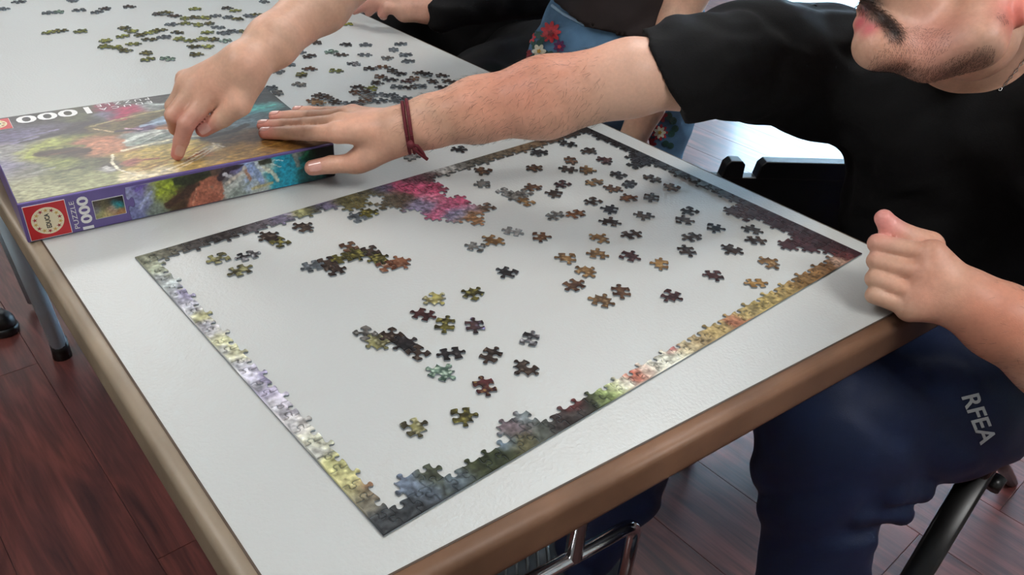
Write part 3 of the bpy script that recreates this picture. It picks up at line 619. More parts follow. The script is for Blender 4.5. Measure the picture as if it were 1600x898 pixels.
TOPS = [([(6.0, 15.5), (4.0, 13.5), (3.2, 11.5)], (150, 152, 84), .010), ([(9, 13), (12.6, 11.8)], (166, 112, 86), .022), ([(10, 10.2), (12.2, 9.6)], (172, 118, 90), .020), ([(9.4, 11.0), (12.6, 8.6)], (142, 92, 70), .002), ([(9.6, 12.6), (13.2, 10.6)], (190, 140, 112), .0015),
 ([(4.3, 11.9), (6.4, 11.6), (9.0, 10.8)], (62, 48, 40), .014), ([(4.8, 11.2), (8.4, 11.4)], (96, 68, 50), .003), ([(4.8, 13.4), (7.0, 13.2), (9.0, 12.2)], (104, 104, 60), .006),
 ([(11.1, 17.6), (11.6, 16.2), (13.3, 15.4), (16, 16.4), (19, 18.2), (22, 19.0)], (96, 82, 54), .016), ([(11.0, 17.9), (13.4, 18.6), (17.5, 19.4), (21, 19.8)], (160, 146, 104), .004), ([(11.2, 17.0), (13, 15.0), (14.4, 14.8)], (182, 158, 122), .003),
 ([(13.6, 11.2), (15.2, 12.4), (18.6, 13.2), (20.6, 13.0)], (198, 202, 194), .009), ([(13.8, 10.2), (17, 11.0), (20.4, 11.8)], (134, 144, 134), .010), ([(14.4, 11.2), (16.6, 12.4), (19.4, 12.6)], (112, 120, 112), .0018), ([(15.2, 10.4), (18, 12.2)], (206, 208, 200), .0018), ([(16.2, 10.2), (19.2, 11.6)], (88, 96, 90), .0018),
 ([(18.2, 13.8), (19.0, 13.4)], (172, 122, 96), .009), ([(19.8, 13.4), (21.2, 13.6)], (166, 118, 92), .007), ([(16.4, 15.4), (19, 15.9), (22, 15.0)], (160, 176, 192), .006), ([(13.4, 15.0), (15.6, 14.6)], (58, 46, 52), .006), ([(14.6, 15.4), (16.2, 14.4)], (186, 150, 168), .004),
 ([(12.6, 8.9), (15.6, 9.4), (20.0, 9.8), (22.5, 9.0)], (208, 200, 172), .005), ([(11.3, 8.2), (10.7, 6.0), (10.9, 4.0), (12.2, 1.4), (14.2, 0.7)], (222, 210, 184), .0035), ([(12.0, 5.6), (15.5, 5.0)], (148, 92, 74), .005), ([(12.6, 7.4), (16.5, 6.6), (21.0, 7.6)], (202, 174, 112), .004), ([(13, 3.2), (18, 4.4), (22, 7)], (150, 114, 62), .003), ([(12.6, 2.4), (16, 3.2)], (146, 108, 66), .003),
 ([(14.8, 1.2), (18.0, 2.4), (21.4, 4.8), (22.4, 5.6)], (226, 214, 188), .0032), ([(16.5, 1.0), (19.6, 2.8), (22.6, 5.2)], (222, 206, 176), .0026), ([(18.6, 3.6), (21.6, 5.6), (23.0, 6.0)], (224, 212, 184), .0024), ([(18.0, 2.9), (20.4, 4.5)], (128, 60, 44), .0016), ([(22.4, 6.4), (23.2, 4.8)], (216, 204, 180), .003),
 ([(27.6, 14.6), (30, 14.8), (34.0, 15.4)], (84, 168, 156), .0045), ([(24.5, 13.2), (30, 13.6), (33.6, 14.4)], (70, 118, 122), .005), ([(23.6, 12.0), (30, 12.4)], (66, 78, 86), .004), ([(24.0, 10.6), (29, 11.0)], (110, 122, 128), .003),
 ([(22.0, 8.4), (26, 9.0), (28, 10.2)], (50, 44, 40), .010), ([(24, 6.4), (28, 7.6), (33, 8.8)], (96, 70, 50), .006), ([(22, 1.6), (28, 2.6), (35, 4.4)], (196, 152, 74), .0028), ([(24, 3.4), (30, 4.6), (34, 5.8)], (170, 124, 62), .003),
 ([(19.2, 23.0), (20.4, 21.9), (22.0, 21.4)], (170, 176, 172), .007), ([(21, 24.2), (35, 23.4)], (92, 90, 84), .0022), ([(21, 22.9), (35, 21.9)], (44, 42, 40), .0022), ([(22, 21.5), (35, 20.2)], (88, 84, 80), .0018),
 ([(9.8, 5.2), (10.3, 4.0)], (176, 172, 166), .006), ([(3, 16.5), (8, 17.4), (12, 19.5)], (56, 50, 52), .010), ([(3.6, 17.8), (7.5, 18.6)], (128, 118, 146), .004), ([(2, 16.4), (5, 17.2)], (132, 124, 150), .004), ([(2.0, 6.8), (5, 7.6)], (146, 144, 132), .003), ([(5, 6.0), (9.6, 6.6)], (80, 78, 54), .006)]
SIDS = [([(17.4, .5), (18.6, 2.9), (20.4, 2.9), (20.6, .9)], (166, 98, 76), .012), ([(17.3, .4), (18.4, 3.2)], (196, 138, 112), .0014), ([(14.6, 1.0), (16.6, 1.9), (18.0, 2.9)], (64, 42, 32), .009), ([(16.0, 3.8), (17.6, 3.4), (19.4, 3.9)], (40, 46, 30), .010), ([(13.8, 2.6), (15.4, 3.6)], (158, 172, 54), .006), ([(13.8, 3.6), (15.6, 2.2)], (120, 134, 50), .003),
 ([(20.9, 3.0), (22.0, 4.0), (23.4, 4.2)], (44, 34, 44), .008), ([(21.4, 3.4), (22.6, 2.6)], (210, 208, 214), .004), ([(21.6, 2.2), (23.6, 3.2), (24.4, 4.2)], (196, 186, 172), .005), ([(21.2, 1.0), (23.2, 2.4), (24.0, 2.9)], (186, 190, 184), .006), ([(22.2, .6), (24.4, 1.8)], (132, 142, 134), .003), ([(24.0, 3.2), (24.5, 2.0)], (180, 132, 106), .004),
 ([(24.2, 4.2), (25.2, 3.0), (25.8, 1.4)], (140, 160, 200), .007), ([(25.2, 4.3), (26.0, 3.0)], (196, 206, 214), .003), ([(25.9, 4.0), (27.0, 3.9)], (52, 56, 44), .007), ([(26.2, 3.2), (27.2, 2.4), (27.8, 1.2)], (206, 206, 186), .005), ([(27.2, 3.6), (28.4, 2.9)], (206, 220, 214), .0016), ([(27.4, 3.9), (28.6, 3.7)], (190, 214, 214), .0014), ([(24.6, .8), (27, 1.0)], (176, 166, 120), .004),
 ([(30.2, 4.2), (30.6, 2.6)], (120, 122, 114), .006), ([(31.2, 3.4), (32.0, 4.2)], (36, 98, 70), .004), ([(11.6, 1.4), (13.0, 3.0)], (160, 166, 196), .004), ([(11.6, 3.6), (12.6, 4.2)], (104, 84, 160), .004)]
def printed(name, poly, ctrl, M, step, th=0.0006, **kw):
    me = piece_mesh(poly, lambda x, y: paint(x, y, ctrl, **kw), step=step, th=th, gap=0.0, lip=0.0002)
    me.transform(M); me.materials.clear(); me.materials.append(M_print2); me.materials.append(M_print2)
    o = bpy.data.objects.new(name, me); COL.objects.link(o); o.parent = BOX; return o
M_print2 = mat_attr('glossy_print', 0.42, 0.4, noise=(500, 0.07), coat=0.12)
def rect(x0, y0, x1, y1, n=24):
    out = []
    for k in range(n): out.append((x0 + (x1 - x0) * k / n, y0))
    for k in range(n): out.append((x1, y0 + (y1 - y0) * k / n))
    for k in range(n): out.append((x1 - (x1 - x0) * k / n, y1))
    for k in range(n): out.append((x0, y1 - (y1 - y0) * k / n))
    return out
T3 = Matrix.Translation((0, 0, BH - 0.0005))
printed('picture_top', rect(0.001, 0.0030, BL - 0.001, BD - 0.001), TOPC, T3, 0.0013, warp=0.006, wf=60, con=0.38, cf=230, seed=5, stretch=(0.8, 1.6), strokes=TOPS)
MF = Matrix.Translation((0, -0.0002, 0)) @ Matrix.Rotation(math.pi / 2, 4, 'X')          # local x -> x, y -> z, z -> -y
knob = edge_curve((0.105, 0.0415), (0.1055, 0.0012), 1, random.Random(3), 0.55)
poly = [(0.1055, 0.0012)] + [(0.1055 + (BL - 0.1065) * k / 20, 0.0012) for k in range(1, 20)] + [(BL - 0.001, 0.0012), (BL - 0.001, 0.02), (BL - 0.001, 0.0435)] + [(BL - 0.001 - (BL - 0.107) * k / 20, 0.0435 - 0.002 * k / 20) for k in range(1, 20)] + knob
printed('picture_side', poly, SIDC, MF, 0.0012, warp=0.004, wf=110, con=0.36, cf=420, seed=8, strokes=SIDS)
MINI = [(.072,.03,70,62,60,.006),(.08,.028,96,90,60,.006),(.09,.03,50,44,44,.006),(.098,.03,24,24,28,.005),(.093,.024,24,140,150,.004),(.088,.02,170,140,120,.004),(.075,.018,150,150,100,.005),(.082,.014,180,160,110,.005),(.095,.014,150,110,70,.005),(.07,.022,120,120,130,.004)]
q = MB(); q.prism(rect(0.0692, 0.0110, 0.1012, 0.0335, 1), 0, 0.0006, MF); q.build('picture_frame', M_white, BOX, world=False)
printed('small_picture', rect(0.0697, 0.0115, 0.1007, 0.0330, 8), MINI, Matrix.Translation((0, -0.0003, 0)) @ MF, 0.0008, th=0.0008, warp=0.002, wf=200, con=0.3, cf=700, seed=3)
def badge(cx, cy, s, M, up):
    """square red badge with a cream disc, a ring of little figures and a word across it"""
    q = MB(); q.prism(rect(cx - s / 2, cy - s / 2, cx + s / 2, cy + s / 2, 1), 0, 0.0005, M); q.build('badge_border', M_white, BOX, world=False)
    e = s * 0.485; q = MB(); q.prism(rect(cx - e, cy - e, cx + e, cy + e, 1), 0, 0.0008, M); q.build('badge', M_red, BOX, world=False)
    q = MB(); q.prism([(cx + s * .385 * math.cos(t * .1309), cy + s * .385 * math.sin(t * .1309)) for t in range(48)], 0, 0.0011, M); q.build('badge_disc', M_cream, BOX, world=False)
    for par, mt in ((0, M_dred), (1, M_gold)):
        q = MB()
        for k in range(par, 14, 2):
            an = k * 2 * math.pi / 14 + 0.2; px, py = cx + s * .30 * math.cos(an), cy + s * .30 * math.sin(an); poly = []
            for t in range(10):
                rr = s * (.066 if t % 2 == 0 else .022); b2 = an + t * math.pi / 5; poly.append((px + rr * math.cos(b2), py + rr * math.sin(b2)))
            q.prism(poly, 0.0009, 0.0013, M)
        o = q.build('badge_figures', mt, BOX, world=False); tag(o, kind='stuff')
    text_obj('badge_word', 'EDUCA', s * .42, s * .12, M @ Matrix.Translation((cx, cy, 0.0012)) @ Matrix.Rotation(up, 4, 'Z'), M_ink, BOX, bold=0.03)
badge(0.0235, 0.0218, 0.0405, MF, math.pi / 2)
badge(0.0125, 0.2300, 0.036, Matrix.Translation((0, 0, BH)), math.pi)
text_obj('lettering', 'PUZZLE', 0.033, 0.0048, MF @ Matrix.Translation((0.0495, 0.0215, 0.0004)) @ Matrix.Rotation(math.pi / 2, 4, 'Z'), M_white, BOX, bold=0.0)
text_obj('lettering', '1000', 0.0395, 0.0115, MF @ Matrix.Translation((0.0602, 0.0215, 0.0004)) @ Matrix.Rotation(math.pi / 2, 4, 'Z'), M_white, BOX, bold=0.035)
TT = Matrix.Translation((0, 0, BH + 0.0002))
text_obj('lettering', '1000', 0.086, 0.0250, TT @ Matrix.Translation((0.080, 0.2350, 0.0)) @ Matrix.Rotation(math.pi, 4, 'Z'), M_white, BOX, bold=0.02)
def spaced(s): return ' '.join(s)
text_obj('lettering', spaced('EDUCA'), 0.066, 0.0085, TT @ Matrix.Translation((0.166, 0.2315, 0.0)) @ Matrix.Rotation(math.pi, 4, 'Z'), M_white, BOX)
text_obj('lettering', spaced('PUZZLE'), 0.066, 0.0085, TT @ Matrix.Translation((0.166, 0.2452, 0.0)) @ Matrix.Rotation(math.pi, 4, 'Z'), M_white, BOX)
# ------------------------------------------------------------------ smooth bodies: distance fields turned into one continuous surface
def _n(v): return np.sqrt((v * v).sum(-1))
def cone(a, b, ra, rb):
    a = A(*a); b = A(*b); ba = b - a; L2 = ba @ ba + 1e-12
    def f(p):
        pa = p - a; h = np.clip(pa @ ba / L2, 0, 1); return _n(pa - h[:, None] * ba) - (ra + (rb - ra) * h)
    c = (a + b) / 2
    return ('P', f, c, np.linalg.norm(ba) / 2 + max(ra, rb))
def chain(pts, rs, k=0.004):
    return ('U', k, [cone(pts[i], pts[i + 1], rs[i], rs[i + 1]) for i in range(len(pts) - 1)])
def ell(c, r, rot=None):
    c = A(*c); r = A(*r); R = np.eye(3) if rot is None else rot
    def f(p):
        q = (p - c) @ R; k0 = _n(q / r); k1 = _n(q / (r * r)) + 1e-9; return k0 * (k0 - 1) / k1
    return ('P', f, c, float(r.max()))
def frame(x, y):
    x = A(*x); x /= np.linalg.norm(x); y = A(*y); y = y - x * (x @ y); y /= np.linalg.norm(y)
    return np.stack([x, y, np.cross(x, y)], 1)
def half(pt, nrm):                                    # the side the normal points AWAY from is kept
    pt = A(*pt); nrm = A(*nrm); nrm = nrm / np.linalg.norm(nrm)
    return ('H', lambda p: (p - pt) @ nrm)
def smin(a, b, k):
    if k <= 0: return np.minimum(a, b)
    h = np.maximum(k - np.abs(a - b), 0) / k; return np.minimum(a, b) - h * h * k * 0.25
def ev(nd, p, c=None, hd=0.0):
    t = nd[0]
    if t == 'P':
        if c is not None:
            lb = np.linalg.norm(nd[2] - c) - nd[3] - hd
            if lb > 0.07: return np.full(len(p), lb)
        return nd[1](p)
    if t == 'H': return nd[1](p)
    if t == 'U':
        d = ev(nd[2][0], p, c, hd)
        for ch in nd[2][1:]: d = smin(d, ev(ch, p, c, hd), nd[1])
        return d
    if t == 'F':                                      # fingers: each joins the palm, none joins its neighbour
        palm = ev(nd[2], p, c, hd); d = palm
        for ch in nd[3]: d = smin(d, smin(palm, ev(ch, p, c, hd), nd[1]), 0.0012)
        return d
    if t == 'D': return np.maximum(ev(nd[1], p, c, hd), -ev(nd[2], p, c, hd))
    if t == 'DS': return -smin(-ev(nd[1], p, c, hd), ev(nd[2], p, c, hd), nd[3])
    if t == 'I': return np.maximum(ev(nd[1], p, c, hd), ev(nd[2], p, c, hd))
    if t == 'O': return ev(nd[1], p, c, hd) - nd[2]
    if t == 'N':                                      # displaced
        d = ev(nd[1], p, c, hd); m_ = np.abs(d) < 0.05
        if m_.any(): d[m_] = d[m_] + nd[2](p[m_])
        return d
def surface(nd, lo, hi, h, N=14):
    lo = A(*lo); hi = A(*hi)
    g0 = np.floor(lo / h).astype(int); g1 = np.ceil(hi / h).astype(int)
    nb = -(-(g1 - g0) // N)
    B = np.stack(np.meshgrid(*[np.arange(n) for n in nb], indexing='ij'), -1).reshape(-1, 3) * N + g0
    cen = (B + N / 2) * h; hd = N * h * 0.866
    dc = ev(nd, cen); keep = np.abs(dc) < hd * 1.25 + 0.012; B = B[keep]
    D = g1 - g0 + 4 * N; off = g0 - N
    def cid(ijk): q_ = ijk - off; return (q_[..., 0] * (D[1] + 2 * N) + q_[..., 1]) * (D[2] + 2 * N) + q_[..., 2]
    r = np.arange(N + 1); L = np.stack(np.meshgrid(r, r, r, indexing='ij'), -1).reshape(-1, 3)
    ids = []; vs = []; quads = []
    cor = np.array([(i, j, k) for i in (0, 1) for j in (0, 1) for k in (0, 1)])
    E_ = [(a, b) for a in range(8) for b in range(a + 1, 8) if abs(cor[a] - cor[b]).sum() == 1]
    for b in B:
        c = (b + N / 2) * h
        d = ev(nd, (L + b) * h, c, hd).reshape(N + 1, N + 1, N + 1)
        s = d < 0
        if s.all() or not s.any(): continue
        cs = [s[i:N + i, j:N + j, k:N + k] for i, j, k in cor]; tot = sum(x.astype(int) for x in cs)
        act = (tot > 0) & (tot < 8); I = np.argwhere(act)
        if len(I) == 0: continue
        dv = np.stack([d[I[:, 0] + i, I[:, 1] + j, I[:, 2] + k] for i, j, k in cor], 1)
        acc = np.zeros((len(I), 3)); cnt = np.zeros(len(I))
        for a, e in E_:
            da, de = dv[:, a], dv[:, e]; m_ = (da < 0) != (de < 0)
            t = np.where(m_, da / np.where(m_, da - de, 1), 0)
            acc += np.where(m_[:, None], cor[a] + t[:, None] * (cor[e] - cor[a]), 0); cnt += m_
        vs.append((I + acc / cnt[:, None] + b) * h); ids.append(cid(I + b))
        for ax in range(3):
            o1 = [0, 0, 0]; o1[ax] = 1
            s0 = s[:N, :N, :N]; s1 = s[o1[0]:N + o1[0], o1[1]:N + o1[1], o1[2]:N + o1[2]]
            X = np.argwhere(s0 != s1)
            if len(X) == 0: continue
            inn = s0[X[:, 0], X[:, 1], X[:, 2]]; g = X + b
            u = np.zeros(3, int); w_ = np.zeros(3, int); u[(ax + 1) % 3] = 1; w_[(ax + 2) % 3] = 1
            qd = np.stack([cid(g - u - w_), cid(g - w_), cid(g), cid(g - u)], 1)
            qd[~inn] = qd[~inn][:, ::-1]; quads.append(qd)
    ids = np.concatenate(ids); vs = np.concatenate(vs); o = np.argsort(ids); ids = ids[o]; vs = vs[o]
    qd = np.concatenate(quads); ix_ = np.searchsorted(ids, qd); ix_ = np.clip(ix_, 0, len(ids) - 1)
    ok = (ids[ix_] == qd).all(1)
    return vs, ix_[ok]
def surf_mesh(name, nd, lo, hi, h, mats, parent, colf=None):
    vs, fs = surface(nd, lo, hi, h)
    me = bpy.data.meshes.new(name)
    me.vertices.add(len(vs)); me.vertices.foreach_set('co', vs.astype(np.float32).ravel())
    me.loops.add(len(fs) * 4); me.loops.foreach_set('vertex_index', fs.astype(np.int32).ravel())
    me.polygons.add(len(fs)); me.polygons.foreach_set('loop_start', np.arange(0, len(fs) * 4, 4, dtype=np.int32))
    me.update(calc_edges=True)
    if colf is not None: set_col(me, colf(vs))
    o = link_mesh(name, me, mats, parent, smooth=True)
    return o, vs
def grad(nd, p, e=0.0015):
    g = np.zeros_like(p)
    for k in range(3):
        q_ = p.copy(); q_[:, k] += e; a = ev(nd, q_); q_[:, k] -= 2 * e; g[:, k] = a - ev(nd, q_)
    return g / (_n(g)[:, None] + 1e-12)
def drop(nd, p, d, lift=0.001, n=60, most=None):
    """march points along d until they meet the surface"""
    p = np.array(p, float); d = d / np.linalg.norm(d); p0 = p.copy()
    for _ in range(n): p = p + d * np.clip(ev(nd, p) - lift, -0.02, 0.05)[:, None] * 0.8
    if most is not None:
        t = np.clip((p - p0) @ d, -most, most); p = p0 + t[:, None] * d
    return p
def skin_col(base, patches, seed=0.0, amt=0.10):
    base = np.array(base, float)
    def f(v):
        n = fbm(v[:, 0] * 22 + v[:, 2] * 17, v[:, 1] * 22 - v[:, 2] * 9, seed, 3) - 0.5
        n2 = fbm(v[:, 0] * 90 + v[:, 2] * 50, v[:, 1] * 90 + v[:, 2] * 33, seed + 2, 2) - 0.5
        c = base[None] * (1 + amt * 1.6 * n[:, None] + amt * n2[:, None]) + np.outer(n, (10, -8, -6))
        for (p, r, col, wt) in patches:
            d = _n(v - A(*p)); t = (np.exp(-(d / r) ** 2.5) * wt)[:, None]
            c = c * (1 - t) + np.array(col, float)[None] * t
        return lin(np.clip(c, 5, 250))
    return f
M_skin = mat_attr('skin', 0.46, 0.4, noise=(260, 0.05), bump=(700, 0.16), sss=0.12)
M_hair = mat_plain('dark_hair', (34, 26, 22), 0.5, noise=(50, 0.2))
M_tee = mat_plain('black_jersey', (13, 13, 15), 0.85, spec=0.25, noise=(40, 0.15), bump=(600, 0.2))
M_navy = mat_plain('navy_track_fabric', (15, 30, 62), 0.62, spec=0.35, noise=(25, 0.12), bump=(900, 0.25))
M_nail = mat_plain('fingernail', (214, 160, 148), 0.22, coat=0.4, noise=(200, 0.03))
M_cord = mat_plain('dark_red_cord', (94, 14, 28), 0.7, noise=(300, 0.2), bump=(900, 0.3))
M_silver = mat_plain('silver_chain', (190, 190, 190), 0.22, metal=1.0, noise=(90, 0.05))
M_shoe = mat_plain('grey_blue_shoe', (52, 62, 70), 0.5, noise=(60, 0.2))
M_shoes = mat_plain('shoe_stripe', (84, 92, 96), 0.5, noise=(60, 0.1))
def hairs(name, pts, nrm, dirs, length, rad, parent, rnd, mat=M_hair, lift=0.25, curl=0.35):
    V = []; F = []
    for p, n_, d in zip(pts, nrm, dirs):
        L = length * rnd.uniform(0.55, 1.2); d = d + np.array([rnd.gauss(0, curl) for _ in range(3)]); d = d - n_ * (d @ n_); d /= np.linalg.norm(d) + 1e-9
        sd = np.cross(n_, d); a = p + n_ * 0.0001; b_ = p + d * L * .5 + n_ * L * lift; c = p + d * L + n_ * L * lift * 1.2
        k = len(V)
        for q_, r_ in ((a, rad), (b_, rad * .8)): V += [q_ + sd * r_, q_ - sd * r_ * .5 + n_ * r_ * .87, q_ - sd * r_ * .5 - n_ * r_ * .87]
        V.append(c)
        F += [(k, k + 1, k + 4, k + 3), (k + 1, k + 2, k + 5, k + 4), (k + 2, k, k + 3, k + 5), (k + 3, k + 4, k + 6), (k + 4, k + 5, k + 6), (k + 5, k + 3, k + 6)]
    q = MB(); q.add(V, F); o = q.build(name, mat, parent); tag(o, kind='stuff'); return o
def pick(vs, sel, n, rnd):
    I = np.nonzero(sel)[0]
    return vs[rnd.choice(I, min(n, len(I)), replace=False)] if len(I) else np.zeros((0, 3))
def nail(parent, nd, c, out, along, w_=0.0055, l_=0.0065):
    """a curved nail plate laid on the fingertip"""
    out = out / np.linalg.norm(out); along = along - out * (along @ out); along /= np.linalg.norm(along); sd = np.cross(out, along)
    g = [(a, b) for a in np.linspace(-1, 1, 7) for b in np.linspace(-1, 1, 7)]
    p = np.array([c + out * 0.012 + sd * a * w_ * (1 - 0.18 * b * b) + along * b * l_ * (1 - 0.12 * a * a) for a, b in g])
    t = drop(nd, p, -out, 0.0005, most=.010); lo_ = drop(nd, p, -out, -0.0008, most=.011); V = list(t) + list(lo_)
    F = []
    for i in range(6):
        for j in range(6): a = i * 7 + j; F.append((a, a + 7, a + 8, a + 1))
    q = MB(); q.add(V, F); rim = [k for k in range(7)] + [k * 7 + 6 for k in range(1, 7)] + [42 + k for k in range(5, -1, -1)] + [k * 7 for k in range(5, 0, -1)]
    q.add([V[k] for k in rim] + [V[k + 49] for k in rim], [(k, (k + 1) % 24, (k + 1) % 24 + 24, k + 24) for k in range(24)])
    return q.build('fingernail', M_nail, parent, smooth=True)
def folds(sc, amp, seed, dirv=(0, 0, 1)):
    dv = A(*dirv)
    def f(p):
        a = fbm(p[:, 0] * sc + p[:, 2] * sc * .6, p[:, 1] * sc + p[:, 2] * sc * .8, seed, 2) - 0.5
        return amp * (1.0 * a + 0.35 * np.sin((p @ dv) * sc * 5 + a * 9 + seed))
    return f

# ================================================================== the man
MAN = empty('person', (1.0, -0.1, 0.0), label='seated man in black T-shirt and navy track trousers, one arm reaching to the box', cat='person')
shR = P(1262, 108, 1.13); elR = P(985, 122, 0.965); wrR = P(628, 203, 0.985)
shL = P(1700, 235, 0.93); elL = P(1880, 690, 0.80); wrL = P(1508, 468, 0.835)
nk = P(1525, 120, 0.985)
# --- right hand, flat on the box
hB = dict(im=(528, 207, .817), mm=(533, 192, .819), rm=(540, 181, .815), pm=(552, 177, .808))
im, mm_, rm, pm = [Q(*hB[k]) for k in ('im', 'mm', 'rm', 'pm')]
def fing(pts, rs, k=0.0025): return chain(pts, rs, k)
palmR = ('U', 0.012, [cone(wrR, im, .022, .0118), cone(wrR, mm_, .021, .0118), cone(wrR, rm, .020, .0112), cone(wrR, pm, .020, .0105), cone(P(606, 226, .99), P(563, 250, 1.0), .0185, .0150)])
fR = [fing([im, Q(482, 208, .806), Q(447, 208, .797), Q(413, 208, .7945)], [.0112, .0096, .0086, .0074]),
      fing([mm_, Q(478, 195, .808), Q(442, 196, .798), Q(410, 196, .7945)], [.0112, .0094, .0084, .0074]),
      fing([rm, Q(488, 183, .806), Q(455, 182, .797), Q(428, 182, .7945)], [.0105, .0090, .0080, .0070]),
      fing([pm, Q(510, 176, .803), Q(484, 174, .796), Q(464, 173, .794)], [.0095, .0080, .0072, .0064]),
      fing([P(575, 243, 1.0), P(550, 255, 1.003), P(518, 257, 1.005), P(488, 262, 1.006)], [.0150, .0122, .0110, .0098])]
handR = ('F', 0.009, palmR, fR)
armR = ('U', 0.02, [cone(wrR, P(672, 190, .983), .0265, .0285), cone(P(672, 190, .983), P(745, 172, .98), .0285, .0360), cone(P(745, 172, .98), P(850, 153, .972), .0360, .0455),
                   cone(P(850, 153, .972), elR, .0455, .0425), cone(elR, P(1080, 112, 1.0), .0425, .0430), cone(P(1080, 112, 1.0), shR, .0430, .062)])
# --- left fist, resting on the table corner
d0 = 0.849
iM, mM, rM, pM = P(1456, 397, d0 - .012), P(1450, 429, d0 - .014), P(1438, 459, d0 - .010), P(1421, 482, d0 - .004)
def fist(mc, pip, dip, tip, r): return fing([mc, pip, dip, tip], [r * 1.08, r, r * .9, r * .82], 0.003)
fL = [fist(iM, P(1371, 380, d0 + .004), P(1388, 377, d0 + .032), P(1412, 388, d0 + .035), .0098),
      fist(mM, P(1370, 407, d0 + .004), P(1384, 406, d0 + .034), P(1410, 415, d0 + .036), .0100),
      fist(rM, P(1367, 435, d0 + .004), P(1382, 434, d0 + .033), P(1406, 441, d0 + .034), .0097),
      fist(pM, P(1366, 461, d0 + .004), P(1380, 462, d0 + .026), P(1400, 466, d0 + .028), .0089),
      fing([P(1450, 385, d0 + .012), P(1418, 372, d0 + .014), P(1392, 356, d0 + .014), P(1381, 341, d0 + .012)], [.017, .0138, .0120, .0098])]
palmL = ('U', 0.014, [cone(wrL, iM, .024, .0150), cone(wrL, mM, .024, .0150), cone(wrL, rM, .024, .0145), cone(wrL, pM, .023, .0135), cone(P(1475, 440, d0 + .012), P(1425, 420, d0 + .014), .022, .020)])
handL = ('F', 0.004, palmL, fL)
armL = ('U', 0.02, [cone(wrL, P(1560, 500, .83), .0285, .036), cone(P(1560, 500, .83), P(1660, 560, .825), .036, .045), cone(P(1660, 560, .825), elL, .045, .043), cone(elL, shL, .045, .06)])
# --- head, turned down and to the left of the photograph
fwdH = P(1362, 40, .80) - P(1520, 0, .86); fwdH /= np.linalg.norm(fwdH)
CHN = P(1371, 73, .80); JL = P(1528, 66, .775); JR = P(1470, -10, .93)
head = ('U', 0.030, [ell(P(1560, -150, .86), (.095, .078, .100)), cone(CHN, P(1450, 90, .80), .0135, .017), cone(P(1450, 90, .80), JL, .017, .017), cone(CHN, JR, .0135, .020), cone(P(1392, 52, .815), P(1415, -20, .83), .018, .035), cone(P(1440, 38, .825), P(1490, -40, .845), .032, .062),
                    cone(JL, P(1570, -60, .79), .020, .03), cone(P(1400, -40, .80), P(1440, -160, .80), .035, .05), cone(P(1440, 66, .84), P(1520, 60, .87), .022, .045)])
head = ('U', .014, [head, ell(CHN + A(0, 0, .002), (.0205, .0205, .019))])
nose = cone(P(1352, -38, .80), P(1395, -120, .80), .014, .009)
lipU = chain([P(1352, 12, .822), P(1350, 14, .80), P(1368, 30, .790), P(1390, 48, .792)], [.005, .0065, .0065, .004], .003)
lipL = chain([P(1352, 36, .822), P(1347, 37, .803), P(1360, 49, .795), P(1380, 56, .795)], [.005, .0078, .0072, .004], .003)
mouth = chain([P(1338, 27, .81), P(1352, 30, .799), P(1384, 52, .785)], [.0035, .004, .002], .002)
ear = ('U', .006, [ell(P(1592, 22, .765), (.010, .010, .013)), chain([P(1592, 15, .765), P(1612, -20, .765), P(1625, -60, .77), P(1600, -85, .775), P(1580, -60, .775)], [.009, .008, .009, .008, .006], .003)])
head = ('U', 0.007, [head, nose, lipU, lipL]); head = ('DS', head, mouth, 0.004); head = ('U', .004, [head, ear])
neck = ('U', 0.03, [cone(P(1530, 108, 1.01), P(1545, 0, .89), .056, .056), cone(P(1530, 108, 1.01), P(1700, 190, 1.0), .05, .045), cone(P(1520, 120, 1.04), P(1380, 150, 1.10), .05, .045), cone(P(1475, 88, .93), P(1520, 100, .97), .026, .045)])
pel = A(1.03, -0.12, 0.56)
torso = ('U', 0.06, [cone(P(1430, 172, 1.04), P(1620, 190, .985), .050, .050), cone(shR + A(.03, -.02, -.01), shL + A(.05, 0, -.02), .070, .062), cone(P(1520, 190, 1.09), P(1500, 330, 1.17), .125, .135), cone(P(1500, 330, 1.17), pel, .13, .115)])
bodyM = ('U', 0.022, [('U', 0.012, [armR, handR]), ('U', 0.012, [armL, handL])])
bodyM = ('U', 0.018, [head, neck, ('O', torso, 0.004), bodyM])
patM = [(Q(413, 208, .7945), .017, (221, 138, 128), .75), (Q(410, 196, .7945), .015, (221, 138, 128), .7), (Q(428, 182, .7945), .015, (221, 140, 130), .7), (P(490, 261, 1.012), .02, (223, 140, 128), .7),
        (P(1381, 345, d0 + .01), .024, (232, 149, 145), .8), (iM, .02, (210, 131, 109), .45), (mM, .018, (210, 131, 109), .4), (rM, .018, (210, 131, 109), .35), (P(1366, 381, d0), .016, (214, 145, 128), .4),
        (P(800, 130, .95), .05, (201, 121, 97), .55), (P(880, 110, .95), .05, (203, 124, 99), .5), (P(720, 160, .96), .035, (194, 124, 95), .4), (P(1000, 100, .93), .06, (221, 175, 154), .6), (P(980, 160, .93), .05, (212, 170, 147), .6),
        (P(1580, 500, .79), .05, (189, 109, 83), .6), (P(1352, 14, .794), .006, (150, 66, 70), .9), (P(1347, 37, .797), .0085, (196, 84, 92), .95), (P(1360, 49, .788), .0085, (196, 84, 92), .95), (P(1376, 55, .787), .006, (188, 88, 90), .85), (P(1353, 62, .795), .005, (96, 60, 54), .7), (P(1590, 20, .755), .022, (230, 121, 109), .8), (P(1460, 60, .78), .03, (180, 102, 97), .35)]  # the small dark patch below the lower lip paints the shade of its crease
base_cM = skin_col((206, 158, 134), patM, 3)
jaw_line = [P(1385, 106, .80), P(1430, 110, .80), P(1480, 106, .785), P(1530, 86, .765), P(1550, 40, .765), P(1545, 0, .77)]
